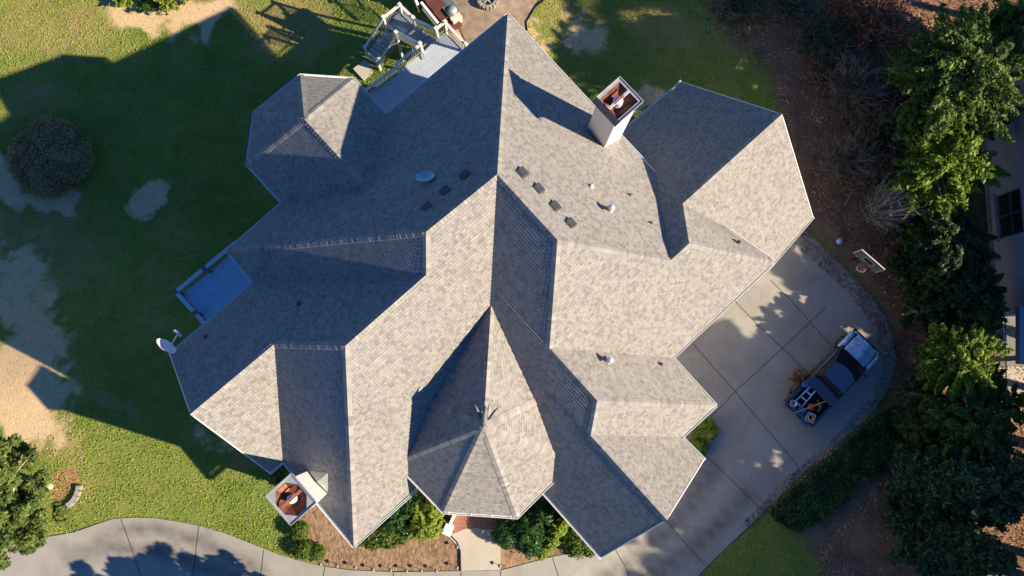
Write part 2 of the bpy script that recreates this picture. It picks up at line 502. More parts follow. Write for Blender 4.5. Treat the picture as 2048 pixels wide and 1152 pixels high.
M['lamp_clear'] = plain('head_lens', (0.6, 0.62, 0.65), 0.12, spec=0.8)
M['board'] = plain('backboard_tint', (0.12, 0.115, 0.07), 0.9, var=0.1)
M['board_white'] = plain('backboard_line', (0.50, 0.50, 0.43), 0.5, var=0.05)
M['hoop'] = plain('hoop_red', (0.50, 0.16, 0.14), 0.5, var=0.1)
M['net'] = plain('net_white', (0.42, 0.36, 0.33), 0.8)
M['ball'] = plain('ball_pale', (0.45, 0.50, 0.75), 0.5, var=0.25, scale=5)
M['maroon'] = plain('maroon_stone', (0.11, 0.035, 0.030), 0.8, var=0.25, scale=4)
M['patio'] = plain('patio_stone', (0.30, 0.215, 0.15), 0.9, var=0.3, scale=2.2, bump=0.5, bscale=12)
M['counter'] = plain('counter_green', (0.11, 0.15, 0.14), 0.4, var=0.2)
M['cream'] = plain('cream_panel', (0.66, 0.58, 0.46), 0.6, var=0.08)
M['hedge'] = leaf_mat('leaf_hedge', (0.035, 0.075, 0.012), (0.150, 0.215, 0.022))
M['lime'] = leaf_mat('leaf_lime', (0.070, 0.135, 0.012), (0.270, 0.350, 0.030))
M['broad'] = leaf_mat('leaf_broad', (0.045, 0.080, 0.015), (0.165, 0.205, 0.040))
M['dark'] = leaf_mat('leaf_dark', (0.022, 0.045, 0.014), (0.085, 0.135, 0.032))
M['blade'] = leaf_mat('grass_blade', (0.150, 0.260, 0.020), (0.480, 0.530, 0.100))
M['conif'] = leaf_mat('leaf_conifer', (0.022, 0.050, 0.022), (0.085, 0.150, 0.050))
M['holly'] = leaf_mat('leaf_holly', (0.015, 0.050, 0.012), (0.050, 0.125, 0.022), rough=0.35)
M['mid'] = leaf_mat('leaf_mid', (0.040, 0.085, 0.018), (0.170, 0.240, 0.034))
M['gold'] = leaf_mat('leaf_gold', (0.200, 0.140, 0.070), (0.560, 0.400, 0.170))
M['russet'] = leaf_mat('leaf_russet', (0.140, 0.050, 0.030), (0.460, 0.190, 0.100))
M['shadebush'] = leaf_mat('leaf_ivy', (0.025, 0.065, 0.018), (0.085, 0.155, 0.032), rough=0.4)
# ------------------------------------------------------------------ terrain and paving (the setting)

def blob_mask(blobs, p):
    """blobs in photo pixels: (cx, cy, rx, ry, rot_deg, value)"""
    m = 0.0
    for cx, cy, rx, ry, rot, val in blobs:
        dx, dy = p[0] - cx, p[1] - cy
        c, s = math.cos(R(rot)), math.sin(R(rot))
        u, v = (dx * c + dy * s) / rx, (-dx * s + dy * c) / ry
        d = math.sqrt(u * u + v * v)
        m = max(m, val * max(0.0, min(1.0, 1.5 - d * 1.0)))
    return m

CRT = CR.transposed()
def pix(x, y, z):
    d = CRT @ Vector((x, y, z - CAM_H))
    return (1024 + FPX * d.x / -d.z, 576 - FPX * d.y / -d.z)

def in_poly(p, poly):
    x, y = p
    c = False
    j = len(poly) - 1
    for i in range(len(poly)):
        xi, yi = poly[i]; xj, yj = poly[j]
        if (yi > y) != (yj > y) and x < (xj - xi) * (y - yi) / (yj - yi) + xi: c = not c
        j = i
    return c

def poly_dist(p, poly):
    best = 1e9
    for i in range(len(poly)):
        a = Vector(poly[i]); b_ = Vector(poly[(i + 1) % len(poly)])
        q = Vector(p); ab = b_ - a
        t = max(0, min(1, (q - a).dot(ab) / max(1e-9, ab.length_squared)))
        best = min(best, (q - a - ab * t).length)
    return best

def soft_poly(p, poly, w):
    d = poly_dist(p, poly)
    return 0.5 + 0.5 * min(1, d / w) if in_poly(p, poly) else 0.5 - 0.5 * min(1, d / w)

DIRT = [(40, 560, 70, 100, 10, 0.70), (75, 700, 70, 80, 30, 0.74), (58, 790, 105, 80, 55, 1.0), (50, 640, 90, 60, 35, 0.70), (20, 560, 60, 50, 0, 0.65), (10, 370, 55, 40, 30, 0.78),
        (75, 395, 80, 22, 25, 0.8), (320, 30, 110, 30, 0, 0.85), (400, 45, 70, 26, -20, 0.85), 
        (60, 850, 90, 40, 10, 0.85), (1160, 75, 60, 45, 0, 0.66), (1300, 190, 40, 16, -10, 0.9), (420, 870, 60, 22, 20, 0.5), (980, 60, 90, 60, 0, 0.9)]
STRAW = [(110, 60, 170, 80, 0, 0.60), (560, 60, 90, 70, 0, 0.72), (600, 40, 60, 60, 0, 0.85), (60, 200, 90, 60, 0, 0.58), (420, 20, 120, 40, 0, 0.75),
         (80, 500, 150, 120, 0, 0.66), (230, 810, 90, 30, 20, 0.62), (130, 890, 60, 40, 0, 0.62), (480, 920, 60, 24, 35, 0.62), (180, 960, 40, 20, 30, 0.55),
         (330, 560, 60, 160, 20, 0.45), (1150, 40, 120, 50, 10, 0.55), (1350, 60, 150, 50, 10, 0.65)]
WOODS_POLY = [(1300, -300), (1400, 0), (1440, 60), (1530, 130), (1570, 250), (1610, 400), (1600, 440), (1660, 500), (1760, 610), (1780, 700), (1780, 780), (1720, 860),
              (1600, 980), (1590, 1040), (1610, 1070), (1660, 1180), (1660, 1600), (2600, 1600), (2600, -300)]
CLAY = [(1900, 60, 90, 30, -25, 1.0), (1800, 100, 60, 40, 0, 0.7), (1760, 1090, 120, 70, 30, 0.6), (130, 972, 28, 40, 15, 1.0), (1700, 560, 60, 14, 50, 0.6), (1745, 620, 60, 14, 60, 0.6)]
MULCH_POLY = [(560, 985), (680, 985), (1200, 970), (1215, 1080), (1190, 1108), (1110, 1108), (1003, 1140), (860, 1146), (780, 1142), (700, 1138), (640, 1130), (600, 1112), (575, 1060)]
EDGE_BEDS = [[(1560, 500), (1640, 420), (1700, 500), (1800, 600), (1830, 760), (1790, 830), (1770, 830), (1790, 740), (1780, 660), (1720, 560), (1660, 500), (1610, 450)]]

def build_ground():
    xs = [-400, -250, -150, -90, -60, -48, -40] + list(np.arange(-35, 40.01, 0.26)) + [44, 50, 62, 90, 150, 250, 400]
    ys = [-400, -250, -150, -90, -60, -40, -28, -22] + list(np.arange(-18, 32.01, 0.26)) + [36, 44, 60, 90, 150, 250, 400]
    nx, ny = len(xs), len(ys)
    verts = []
    A = {k: [] for k in ('dirt', 'straw', 'woods', 'clay', 'mulch')}
    for y in ys:
        for x in xs:
            z = gz(x, y)
            z0 = z
            nz = noise.noise(Vector((x * 0.35, y * 0.35, 0))) * 0.05
            verts.append((x, y, z + nz * (1 if abs(x) < 60 else 0)))
            p = pix(x, y, z0)
            v1 = Vector((x * 0.45, y * 0.45, 7.0)); v2 = Vector((x * 1.4, y * 1.4, 2.0))
            pw = (p[0] + noise.noise(v1) * 42 + noise.noise(v2) * 20, p[1] + noise.noise(v1 + Vector((9, 5, 1))) * 42 + noise.noise(v2 + Vector((3, 8, 4))) * 20)
            A['dirt'].append(blob_mask(DIRT, pw))
            A['straw'].append(blob_mask(STRAW, pw))
            ps = (p[0] + noise.noise(v2) * 12, p[1] + noise.noise(v2 + Vector((3, 8, 4))) * 12)
            A['dirt'][-1] = max(A['dirt'][-1], blob_mask([(297, 397, 40, 25, -42, 2.0)], ps))
            wob = noise.noise(Vector((x * 0.5, y * 0.5, 3))) * 20
            A['woods'].append(soft_poly((p[0] + wob, p[1] + wob), WOODS_POLY, 55) if -300 < p[0] < 2600 else 1.0)
            A['clay'].append(blob_mask(CLAY, p))
            A['mulch'].append(soft_poly(p, MULCH_POLY, 16) if 500 < p[0] < 1300 and 900 < p[1] < 1200 else 0.0)
    faces = [(j * nx + i, j * nx + i + 1, (j + 1) * nx + i + 1, (j + 1) * nx + i) for j in range(ny - 1) for i in range(nx - 1)]
    me = bpy.data.meshes.new('ground')
    me.from_pydata(verts, [], faces)
    for k, v in A.items():
        a = me.attributes.new(k, 'FLOAT', 'POINT')
        a.data.foreach_set('value', v)
    me.materials.append(M['lawn'])
    me.polygons.foreach_set('use_smooth', [True] * len(faces))
    o = bpy.data.objects.new('ground', me)
    col.objects.link(o)
    tag(o, kind='structure')
    return o
build_ground()

def smooth_poly(pts, n=3):
    """Chaikin-free densify of a closed outline"""
    out = []
    for i in range(len(pts)):
        a = Vector(pts[i]); b_ = Vector(pts[(i + 1) % len(pts)])
        k = max(1, int((b_ - a).length / 0.5))
        for j in range(k): out.append(tuple(a.lerp(b_, j / k)))
    return out

def slab(name, poly, lift, mat, thick=0.12, tyre=None, step=0.5, kind='structure'):
    from mathutils.geometry import delaunay_2d_cdt
    P = smooth_poly(poly)
    xs = [p[0] for p in P]; ys = [p[1] for p in P]
    pts = [Vector(p) for p in P]
    nb = len(pts)
    x = min(xs) + step / 2
    while x < max(xs):
        y = min(ys) + step / 2
        while y < max(ys):
            if in_poly((x, y), P) and poly_dist((x, y), P) > step * 0.4: pts.append(Vector((x, y)))
            y += step
        x += step
    v2, e2, f2, *_ = delaunay_2d_cdt(pts, [], [list(range(nb))], 1, 1e-5)
    mb = MB()
    vs = [(p.x, p.y, gz(p.x, p.y) + lift + 0.03) for p in v2]
    mb.mesh(vs, [tuple(f) for f in f2])
    for i in range(nb):
        a, b_ = P[i], P[(i + 1) % nb]
        za, zb = gz(*a) + lift + 0.03, gz(*b_) + lift + 0.03
        mb.face([(a[0], a[1], za - thick), (b_[0], b_[1], zb - thick), (b_[0], b_[1], zb), (a[0], a[1], za)])
    o = mb.build(name, mat)
    if tyre is not None:
        at_ = o.data.attributes.new('tyre', 'FLOAT', 'POINT')
        vals = []
        for q in mb.v:
            m = 0.0
            for line in tyre:
                for i in range(len(line) - 1):
                    a, b_ = Vector(line[i]), Vector(line[i + 1]); w = Vector(q[:2]); ab = b_ - a
                    t = max(0, min(1, (w - a).dot(ab) / ab.length_squared))
                    m = max(m, 1 - min(1, (w - a - ab * t).length / 0.55))
            vals.append(m)
        at_.data.foreach_set('value', vals)
    if kind: o['kind'] = kind
    return o

drive_px = [(1560, 470), (1606, 458), (1625, 476), (1660, 512), (1700, 548), (1738, 590), (1768, 632), (1786, 676), (1792, 720), (1782, 764), (1758, 806), (1722, 846),
            (1680, 882), (1640, 916), (1600, 950), (1560, 990), (1520, 1030), (1480, 1068), (1440, 1106), (1400, 1146), (1330, 1230), (1230, 1330), (900, 1400), (400, 1420), (-100, 1400), (-300, 1300), (-300, 1120),
            (-60, 1085), (60, 1078), (112, 1071), (150, 1064), (190, 1050), (225, 1038), (262, 1035), (310, 1036), (360, 1044), (400, 1052), (450, 1066), (500, 1086), (560, 1110), (610, 1124),
            (650, 1133), (700, 1140), (790, 1144), (900, 1142), (1003, 1140), (1060, 1125), (1110, 1112), (1200, 1096), (1280, 1000), (1340, 900), (1330, 760), (1330, 690)]
tyre_lines = [[g2(*p) for p in l] for l in ([(1430, 940), (1390, 990), (1340, 1060), (1280, 1110), (1200, 1160)], [(1500, 985), (1450, 1040), (1370, 1110), (1290, 1160)],
                                           [(200, 1075), (300, 1052), (420, 1090), (520, 1140)], [(140, 1110), (300, 1095), (480, 1160)])]
drive = slab('driveway', [g2(*p) for p in drive_px], 0.02, M['concrete'], tyre=tyre_lines)
joints = [[(1350, 645), (1375, 675), (1425, 733), (1470, 783), (1530, 855), (1590, 925), (1600, 945)], [(1395, 865), (1425, 830), (1470, 783), (1530, 728), (1580, 682), (1650, 615)],
          [(1465, 598), (1520, 655), (1570, 702), (1640, 772)], [(1405, 905), (1455, 952), (1515, 1012), (1530, 1022)], [(1332, 1040), (1360, 1075), (1408, 1128)], [(1228, 1095), (1252, 1135), (1264, 1170)],
          [(1105, 1115), (1122, 1170)], [(243, 1038), (262, 1090), (285, 1160)], [(398, 1053), (385, 1170)], [(528, 1100), (518, 1180)], [(650, 1134), (642, 1180)], [(787, 1145), (787, 1190)], [(922, 1143), (922, 1190)], [(1001, 1141), (1003, 1190)],
          [(1540, 560), (1580, 600), (1660, 690)]]
for l in joints:
    mb = MB()
    for i in range(len(l) - 1):
        a, b_ = gat(*l[i]), gat(*l[i + 1])
        n = max(1, int((b_ - a).length / 0.5))
        for k in range(n):
            p, q = a.lerp(b_, k / n), a.lerp(b_, (k + 1) / n)
            p.z, q.z = gz(p.x, p.y) + 0.056, gz(q.x, q.y) + 0.056
            s = (q - p).cross(Vector((0, 0, 1))).normalized() * 0.019
            mb.face([p - s, q - s, q + s, p + s])
    mb.build('control_joint', M['joint'], drive)
walk_px = [(884, 1064), (930, 1050), (996, 1058), (1001, 1100), (1001, 1139), (922, 1141), (922, 1110), (914, 1090), (900, 1076)]
slab('path', [g2(*p) for p in walk_px], 0.05, M['walk'], step=0.35)
# stone edging strip round the walk, and curb arc under the left tree
def edging(name, pts, w, h, mat, label, cat, gap=0.0):
    root = empty(name, gat(*pts[0]), 0, label, cat)
    P = [gat(*p) for p in pts]
    for i in range(len(P) - 1):
        a, b_ = P[i], P[i + 1]
        mb = MB()
        d = (b_ - a).normalized() * gap
        mb.beam(a + d + Vector((0, 0, h / 2)) - P[0], b_ - d + Vector((0, 0, h / 2)) - P[0], w, h)
        mb.build('edging_block', mat, root, bevel=0.015)
    return root
arc = [(120, 1014), (131, 1014), (141, 1009), (150, 1001), (156, 991), (160, 980), (161, 970)]
edging('stone_border', arc, 0.28, 0.22, M['stone'], 'curved grey stone border round the clay bed of the lower left tree', 'border', 0.01)
edging('bed_edging', [(886, 1066), (902, 1071), (915, 1084), (921, 1103), (922, 1141)], 0.05, 0.12, M['black'], 'thin dark edging between bark bed and front walk', 'edging')
edging('lawn_edging', [(1100, -10), (1070, 15), (1052, 45), (1054, 62)], 0.08, 0.12, M['black'], 'thin dark curved edging beside the stone patio', 'edging')
# ------------------------------------------------------------------ the house
EZ = 5.8                                   # main eave height above the drive
AZU = R(42.0316)
U2 = Vector((math.cos(AZU), math.sin(AZU)))            # north-east
V2 = Vector((math.sin(AZU), -math.cos(AZU)))           # south-east
PITCH = 0.98883
def W(x, y, z): return Vector((x, y, z + EZ))
V = dict(A=(0.76, 18.55, 0), e1=(-5.13, 13.34, 0), b5=(-9.93, 9.0, 0), wc=(-12.42, 6.66, 0), P=(0.22, 8.54, 6.98), B=(-2.54, 6.22, 6.98), br=(-5.39, 8.88, 3.07),
         gv=(7.93, 10.55, 0), C=(2.57, 5.93, 6.98), sr1=(7.77, 5.72, 3.39), sr2=(8.62, 6.49, 3.39), B2=(-2.59, 4.69, 5.95), D=(-5.73, 1.85, 5.95), sc=(-6.17, -6.81, 0),
         q1=(2.44, 1.89, 4.17), q2=(4.40, -0.29, 4.17), q3=(4.24, -1.77, 3.13), q4=(7.40, -5.26, 3.13), q5=(5.05, -7.38, 0), S1=(-0.33, -1.39, 0),
         r1=(8.50, 1.66, 0), r0=(13.50, 6.26, 0), r2=(10.47, -0.56, 0), r3=(8.83, -2.01, 0), r4=(9.86, -3.06, 0),
         g1=(8.74, 8.61, 1.93), g2=(13.50, 12.90, 1.93), g3=(10.05, 16.38, -2.96), g4=(5.2, 12.2, -2.97), g5=(11.07, 8.0, 0), g6=(16.81, 9.18, -3.17), g7=(14.27, 6.35, -3.17),
         w2=(-11.10, 5.17, 0), w3=(-14.85, 1.77, 0), w4=(-9.14, 2.07, 3.51), w5=(-12.5, -0.85, 3.51), w6=(-10.1, -3.56, 0), w7=(-9.49, -3.04, 0),
         ba=(-8.31, 12.06, 3.07), e2=(-6.77, 15.17, 0), e3=(-9.31, 15.32, 0), e4=(-11.43, 13.43, 0), e5=(-11.66, 10.87, 0))
V = {k: W(*v) for k, v in V.items()}
TZ = 0.65
T = W(-0.30, -1.34, 4.58); V['T'] = T
V['S0'] = W(0.0, 3.79, 3.60)
V['tne'] = W(3.68, 0.43, 0.65); V['tse'] = W(3.68, -3.05, 0.65); V['ts1'] = W(1.18, -5.47, 0.65); V['ts2'] = W(-2.10, -5.24, 0.65)
V['tsw'] = W(-4.28, -3.05, 0.65); V['tnw'] = W(-4.28, 0.35, 0.65)

house = empty('house', (0, 0, 0), 0, 'large house with steep grey brown shingled hips, gables and an eight sided entry roof', 'house')

def band_roof(name, polys, parent):
    """polys of world points; each is sliced into overlapping shingle courses"""
    vs, fs, uvs = [], [], []
    for poly in polys:
        pts = [V[k] if isinstance(k, str) else k for k in poly]
        bm = bmesh.new()
        bm.faces.new([bm.verts.new(p) for p in pts])
        bm.normal_update()
        f0 = list(bm.faces)[0]
        N_ = f0.normal.copy()
        if N_.z < 0: N_ = -N_
        h2 = Vector((N_.x, N_.y, 0)).normalized()
        down = (h2 - N_ * h2.dot(N_)).normalized()
        along = N_.cross(down)
        sv = [p.dot(down) for p in pts]
        k0, k1 = math.ceil(min(sv) / EXPO + 1e-4), math.floor(max(sv) / EXPO - 1e-4)
        for k in range(k0, k1 + 1):
            bmesh.ops.bisect_plane(bm, geom=list(bm.verts) + list(bm.edges) + list(bm.faces), plane_co=down * (k * EXPO), plane_no=down, dist=1e-5)
        bmesh.ops.recalc_face_normals(bm, faces=list(bm.faces))
        for f in bm.faces:
            c = f.calc_center_median()
            k = math.floor(c.dot(down) / EXPO)
            loop = [v.co.copy() for v in f.verts]
            if f.normal.z < 0: loop.reverse()
            q = []
            for p in loop:
                fr = min(1, max(0, p.dot(down) / EXPO - k))
                q.append((p + N_ * (0.004 + 0.030 * fr), fr, p))
            i = len(vs)
            vs += [a for a, _, _ in q]
            fs.append(tuple(range(i, i + len(q))))
            uvs += [(p.dot(along) + 50, (k + 0.01 + 0.98 * fr) * EXPO) for _, fr, p in q]
            for j in range(len(q)):
                a, b_ = q[j], q[(j + 1) % len(q)]
                if a[1] > 0.999 and b_[1] > 0.999:
                    i = len(vs)
                    vs += [b_[0], a[0], a[2] - N_ * 0.004, b_[2] - N_ * 0.004]
                    fs.append((i, i + 1, i + 2, i + 3))
                    uvs += [(b_[2].dot(along) + 50, (k + 0.985) * EXPO)] * 4
        bm.free()
    me = bpy.data.meshes.new(name)
    me.from_pydata([tuple(v) for v in vs], [], fs)
    u = me.uv_layers.new(name='UVMap')
    u.data.foreach_set('uv', [c for t in uvs for c in t])
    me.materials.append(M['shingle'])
    o = bpy.data.objects.new(name, me)
    col.objects.link(o)
    o.parent = parent
    return o

main_roof = band_roof('main_roof', [
    ['P', 'A', 'e1', 'br', 'b5', 'wc', 'B'], ['P', 'C', 'sr1', 'gv', 'A'], ['P', 'B', 'B2', 'D', 'sc', 'S1'], ['P', 'S1', 'q5', 'q4', 'q3', 'q2', 'q1', 'C'],
    ['C', 'q1', 'r1', 'r0', 'sr2', 'sr1'], ['q1', 'q2', 'r2', 'r1'], ['q2', 'q3', 'r3', 'r2'], ['q3', 'q4', 'r4', 'r3'], ['sr2', 'r0', 'g5', 'g1'],
    ['B', 'wc', 'w2', 'B2'], ['B2', 'w2', 'w3', 'w5', 'w4', 'D'], ['D', 'w4', 'w7', 'sc'], ['w4', 'w5', 'w6', 'w7']], house)
garage_roof = band_roof('garage_roof', [['sr1', 'sr2', 'g1', 'g2', 'g3', 'g4', 'gv'], ['g1', 'g5', 'g7', 'g6', 'g2']], house)
bay_roof = band_roof('bay_roof', [['ba', 'br', 'e1', 'e2'], ['ba', 'e2', 'e3'], ['ba', 'e3', 'e4'], ['ba', 'e4', 'e5'], ['ba', 'e5', 'b5', 'br']], house)
turret_roof = band_roof('turret_roof', [['T', 'tne', 'S0'], ['T', 'tse', 'tne'], ['T', 'ts1', 'tse'], ['T', 'ts2', 'ts1'], ['T', 'tsw', 'ts2'], ['T', 'tnw', 'tsw'], ['T', 'S0', 'tnw']], house)

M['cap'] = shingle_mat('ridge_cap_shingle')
def ridge_caps(low, high, nl, nr, parent, w=0.17):
    """overlapping cap shingles from the low end to the high end; nl, nr = outward normals of the two slopes"""
    a, b_ = (V[low] if isinstance(low, str) else low), (V[high] if isinstance(high, str) else high)
    d = b_ - a
    L_ = d.length
    d.normalize()
    nl, nr = nl.normalized(), nr.normalized()
    up = (nl + nr).normalized()
    def side(n):
        s = n.cross(d).normalized()
        s = s if (s.z < 0 or abs(s.z) < 1e-3) else -s
        return s
    sl = d.cross(nl).normalized(); sr = d.cross(nr).normalized()
    # pick the signs that lead away from each other
    if sl.dot(nl - nr) < 0: sl = -sl
    if sr.dot(nr - nl) < 0: sr = -sr
    mb = MB(); uv = []
    n = max(1, int(L_ / 0.165))
    rnd = random.Random(int(L_ * 1000))
    for k in range(n):
        p0 = a + d * (k * L_ / n - 0.02)
        p1 = a + d * min(L_, (k + 1) * L_ / n + 0.07)
        h0, h1 = 0.056 + rnd.random() * 0.010, 0.026
        u0 = rnd.random() * 40; v0 = (rnd.randint(0, 90) + 0.5) * EXPO
        c0, c1 = p0 + up * h0, p1 + up * h1
        l0, l1 = p0 + sl * w + nl * (h0 - 0.012), p1 + sl * w + nl * (h1 - 0.01)
        r0_, r1_ = p0 + sr * w + nr * (h0 - 0.012), p1 + sr * w + nr * (h1 - 0.01)
        mb.face([l0, l1, c1, c0]); mb.face([c0, c1, r1_, r0_])
        mb.face([l0, c0, c0 - up * 0.035, l0 - nl * 0.03]); mb.face([c0, r0_, r0_ - nr * 0.03, c0 - up * 0.035])
        mb.face([l0, l0 - nl * 0.03, l1 - nl * 0.02, l1]); mb.face([r0_, r1_, r1_ - nr * 0.02, r0_ - nr * 0.03])
        uv += [(u0, v0)] * 24
    o = mb.build('ridge_cap', M['cap'], parent)
    u = o.data.uv_layers.new(name='UVMap')
    u.data.foreach_set('uv', [c for t in uv for c in t])
    return o
def pn(ks):
    a, b_, c = [V[k] for k in ks]
    n = (b_ - a).cross(c - a)
    return n if n.z > 0 else -n
FN = dict(NWm=pn(['P', 'A', 'wc']), NEm=pn(['P', 'A', 'gv']), SEb=pn(['P', 'B', 'sc']), SWp=pn(['P', 'C', 'q5']), SEc=pn(['C', 'r1', 'r0']), NE2=pn(['q1', 'q2', 'r2']),
          SE2=pn(['q2', 'q3', 'r3']), NE3=pn(['q3', 'q4', 'r4']), NEg=pn(['sr2', 'r0', 'g1']), SWb=pn(['B', 'wc', 'w2']), NW2=pn(['D', 'w2', 'w3']), SWd=pn(['D', 'w7', 'sc']),
          SE3=pn(['w4', 'w5', 'w6']), NWg=pn(['g1', 'g2', 'g3']), SEg=pn(['g1', 'g2', 'g6']), b1=pn(['ba', 'br', 'e2']), b2=pn(['ba', 'e2', 'e3']), b3=pn(['ba', 'e3', 'e4']),
          b4=pn(['ba', 'e4', 'e5']), b5=pn(['ba', 'e5', 'b5']), tn=pn(['T', 'tne', 'S0']), te=pn(['T', 'tse', 'tne']), tse=pn(['T', 'ts1', 'tse']), ts=pn(['T', 'ts2', 'ts1']),
          tsw=pn(['T', 'tsw', 'ts2']), tw=pn(['T', 'tnw', 'tsw']), tnw=pn(['T', 'S0', 'tnw']))
for lo, hi, l_, r_, par in [('A', 'P', 'NWm', 'NEm', 0), ('B', 'P', 'NWm', 'SEb', 0), ('C', 'P', 'NEm', 'SWp', 0), ('wc', 'B', 'NWm', 'SWb', 0), ('B2', 'B', 'SWb', 'SEb', 0),
                            ('D', 'B2', 'NW2', 'SEb', 0), ('w4', 'D', 'NW2', 'SWd', 0), ('sc', 'D', 'SWd', 'SEb', 0), ('w5', 'w4', 'NW2', 'SE3', 0), ('q1', 'C', 'SWp', 'SEc', 0),
                            ('sr1', 'C', 'NEm', 'SEc', 0), ('sr2', 'sr1', 'NWg', 'SEc', 0), ('r0', 'sr2', 'NEg', 'SEc', 0), ('g1', 'sr2', 'NWg', 'NEg', 0), ('q2', 'q1', 'SWp', 'NE2', 0),
                            ('r2', 'q2', 'NE2', 'SE2', 0), ('q3', 'q2', 'SWp', 'SE2', 0), ('q4', 'q3', 'SWp', 'NE3', 0), ('g2', 'g1', 'NWg', 'SEg', 1), ('e2', 'ba', 'b1', 'b2', 2), ('e3', 'ba', 'b2', 'b3', 2),
                            ('e4', 'ba', 'b3', 'b4', 2), ('e5', 'ba', 'b4', 'b5', 2), ('br', 'ba', 'b1', 'b5', 2), ('S0', 'T', 'tn', 'tnw', 3), ('tne', 'T', 'tn', 'te', 3), ('tse', 'T', 'te', 'tse', 3),
                            ('ts1', 'T', 'tse', 'ts', 3), ('ts2', 'T', 'ts', 'tsw', 3), ('tsw', 'T', 'tsw', 'tw', 3), ('tnw', 'T', 'tw', 'tnw', 3)]:
    ridge_caps(lo, hi, FN[l_], FN[r_], (main_roof, garage_roof, bay_roof, turret_roof)[par])

# white gutters along eaves, thin drip trim along rakes
def gutter(a, b_, out, parent=house, w=0.085, name='gutter'):
    a, b_ = (V[a] if isinstance(a, str) else a), (V[b_] if isinstance(b_, str) else b_)
    d = (b_ - a).normalized()
    o3 = Vector((d.y, -d.x, 0)).normalized()
    if o3.dot(Vector((out[0], out[1], 0))) < 0: o3 = -o3
    mb = MB()
    z = Vector((0, 0, -0.03))
    ext = d * w * 0.6
    a, b_ = a - ext, b_ + ext
    mb.beam(a + o3 * 0.02 + Vector((0, 0, -0.11)), b_ + o3 * 0.02 + Vector((0, 0, -0.11)), 0.03, 0.20)          # fascia
    mb.beam(a + o3 * (w + 0.02) + z, b_ + o3 * (w + 0.02) + z, 0.026, 0.09)                                         # outer lip
    mb.beam(a + o3 * (w / 2 + 0.03) + Vector((0, 0, -0.085)), b_ + o3 * (w / 2 + 0.03) + Vector((0, 0, -0.085)), w, 0.02)  # trough
    mb.build(name, M['white'], parent)
def rake(a, b_, parent=house):
    a, b_ = V[a], V[b_]
    mb = MB()
    n = Vector((0, 0, 1))
    mb.beam(a + Vector((0, 0, -0.08)), b_ + Vector((0, 0, -0.08)), 0.04, 0.19)
    mb.build('rake_trim', M['white'], parent)
c_ = lambda k: V[k].xy
def lerpv(a, b_, t): return V[a].lerp(V[b_], t)
NW, NE, SE, SW = -V2, U2, V2, -U2
V['leS'] = W(-1.8, -2.9, 0)
V['q6b'] = W(2.10, -4.11, 0)
for a, b_, o_ in [('A', 'e1', NW), ('e1', 'e2', NE), ('e2', 'e3', (0, 1)), ('e3', 'e4', NW), ('e4', 'e5', (-1, 0)), ('e5', 'b5', SW), ('b5', 'wc', NW), ('wc', 'w2', SW), ('w2', 'w3', NW),
                  ('w6', 'w7', SE), ('w7', 'sc', SW), ('sc', 'leS', SE), ('q6b', 'q5', SW), ('r4', 'r3', NE), ('r3', 'r2', SE), ('r2', 'r1', NE), ('r1', 'r0', SE), ('r0', 'g5', NE), ('gv', 'A', NE)]:
    gutter(a, b_, o_)
for a, b_, o_ in [('ts2', 'ts1', (0, -1)), ('ts1', 'tse', SE), ('tsw', 'ts2', SW)]: gutter(a, b_, o_, w=0.085)
gutter('g3', lerpv('g3', 'g4', 0.96), NW); gutter('g6', 'g7', SE)
for a, b_ in [('w3', 'w5'), ('w5', 'w6'), ('q5', 'q4'), ('q4', 'r4'), ('g3', 'g2'), ('g2', 'g6')]: rake(a, b_)
# little return of trim at eave corners, gutter straps on the entry roof front
for t in (0.07, 0.38, 0.66, 0.92):
    mb = MB(); p = lerpv('ts2', 'ts1', t)
    mb.beam(p + Vector((0, 0.10, 0.05)), p + Vector((0, -0.13, 0.02)), 0.03, 0.015); mb.build('gutter_strap', M['white'], house)

# walls
def inset(loop, d):
    n = len(loop); out = []
    area = sum(loop[i][0] * loop[(i + 1) % n][1] - loop[(i + 1) % n][0] * loop[i][1] for i in range(n))
    s = 1 if area > 0 else -1
    for i in range(n):
        p0, p1, p2 = [Vector(loop[(i + k) % n]) for k in (-1, 0, 1)]
        d1, d2 = (p1 - p0).normalized(), (p2 - p1).normalized()
        n1, n2 = Vector((-d1.y, d1.x)) * s, Vector((-d2.y, d2.x)) * s
        m = (n1 + n2)
        m = m / max(0.3, m.dot(n1)) if m.length > 1e-3 else n1
        out.append(p1 + m * d)
    return out
loop_main = [c_('A') + V2 * 3.6, c_('A') - U2 * 3.4] + [c_(k) for k in ('e1', 'e2', 'e3', 'e4', 'e5', 'b5', 'wc', 'w2', 'w3', 'w6', 'w7', 'sc')] + [Vector((-1.6, -2.75)), Vector((1.6, -3.4))] + [c_(k) for k in ('q5', 'r4', 'r3', 'r2', 'r1', 'r0', 'g5', 'gv')]
il = inset(loop_main, 0.5)
mb = MB()
for i in range(len(il)):
    a, b_ = il[i], il[(i + 1) % len(il)]
    lo = min(gz(*a), gz(*b_)) - 0.3
    mb.face([(a.x, a.y, lo), (b_.x, b_.y, lo), (b_.x, b_.y, EZ + 0.25), (a.x, a.y, EZ + 0.25)])
mb.build('wall', M['offwhite'], house)
mb = MB()
loop_g = inset([c_('g3'), c_('g4'), Vector((9.5, 7.0)), Vector((13.2, 6.6)), c_('g7'), c_('g6')], 0.45)
for i in range(len(loop_g)):
    a, b_ = loop_g[i], loop_g[(i + 1) % len(loop_g)]
    mb.face([(a.x, a.y, -1.5), (b_.x, b_.y, -1.5), (b_.x, b_.y, EZ - 2.75), (a.x, a.y, EZ - 2.75)])
mb.build('garage_wall', M['offwhite'], house)
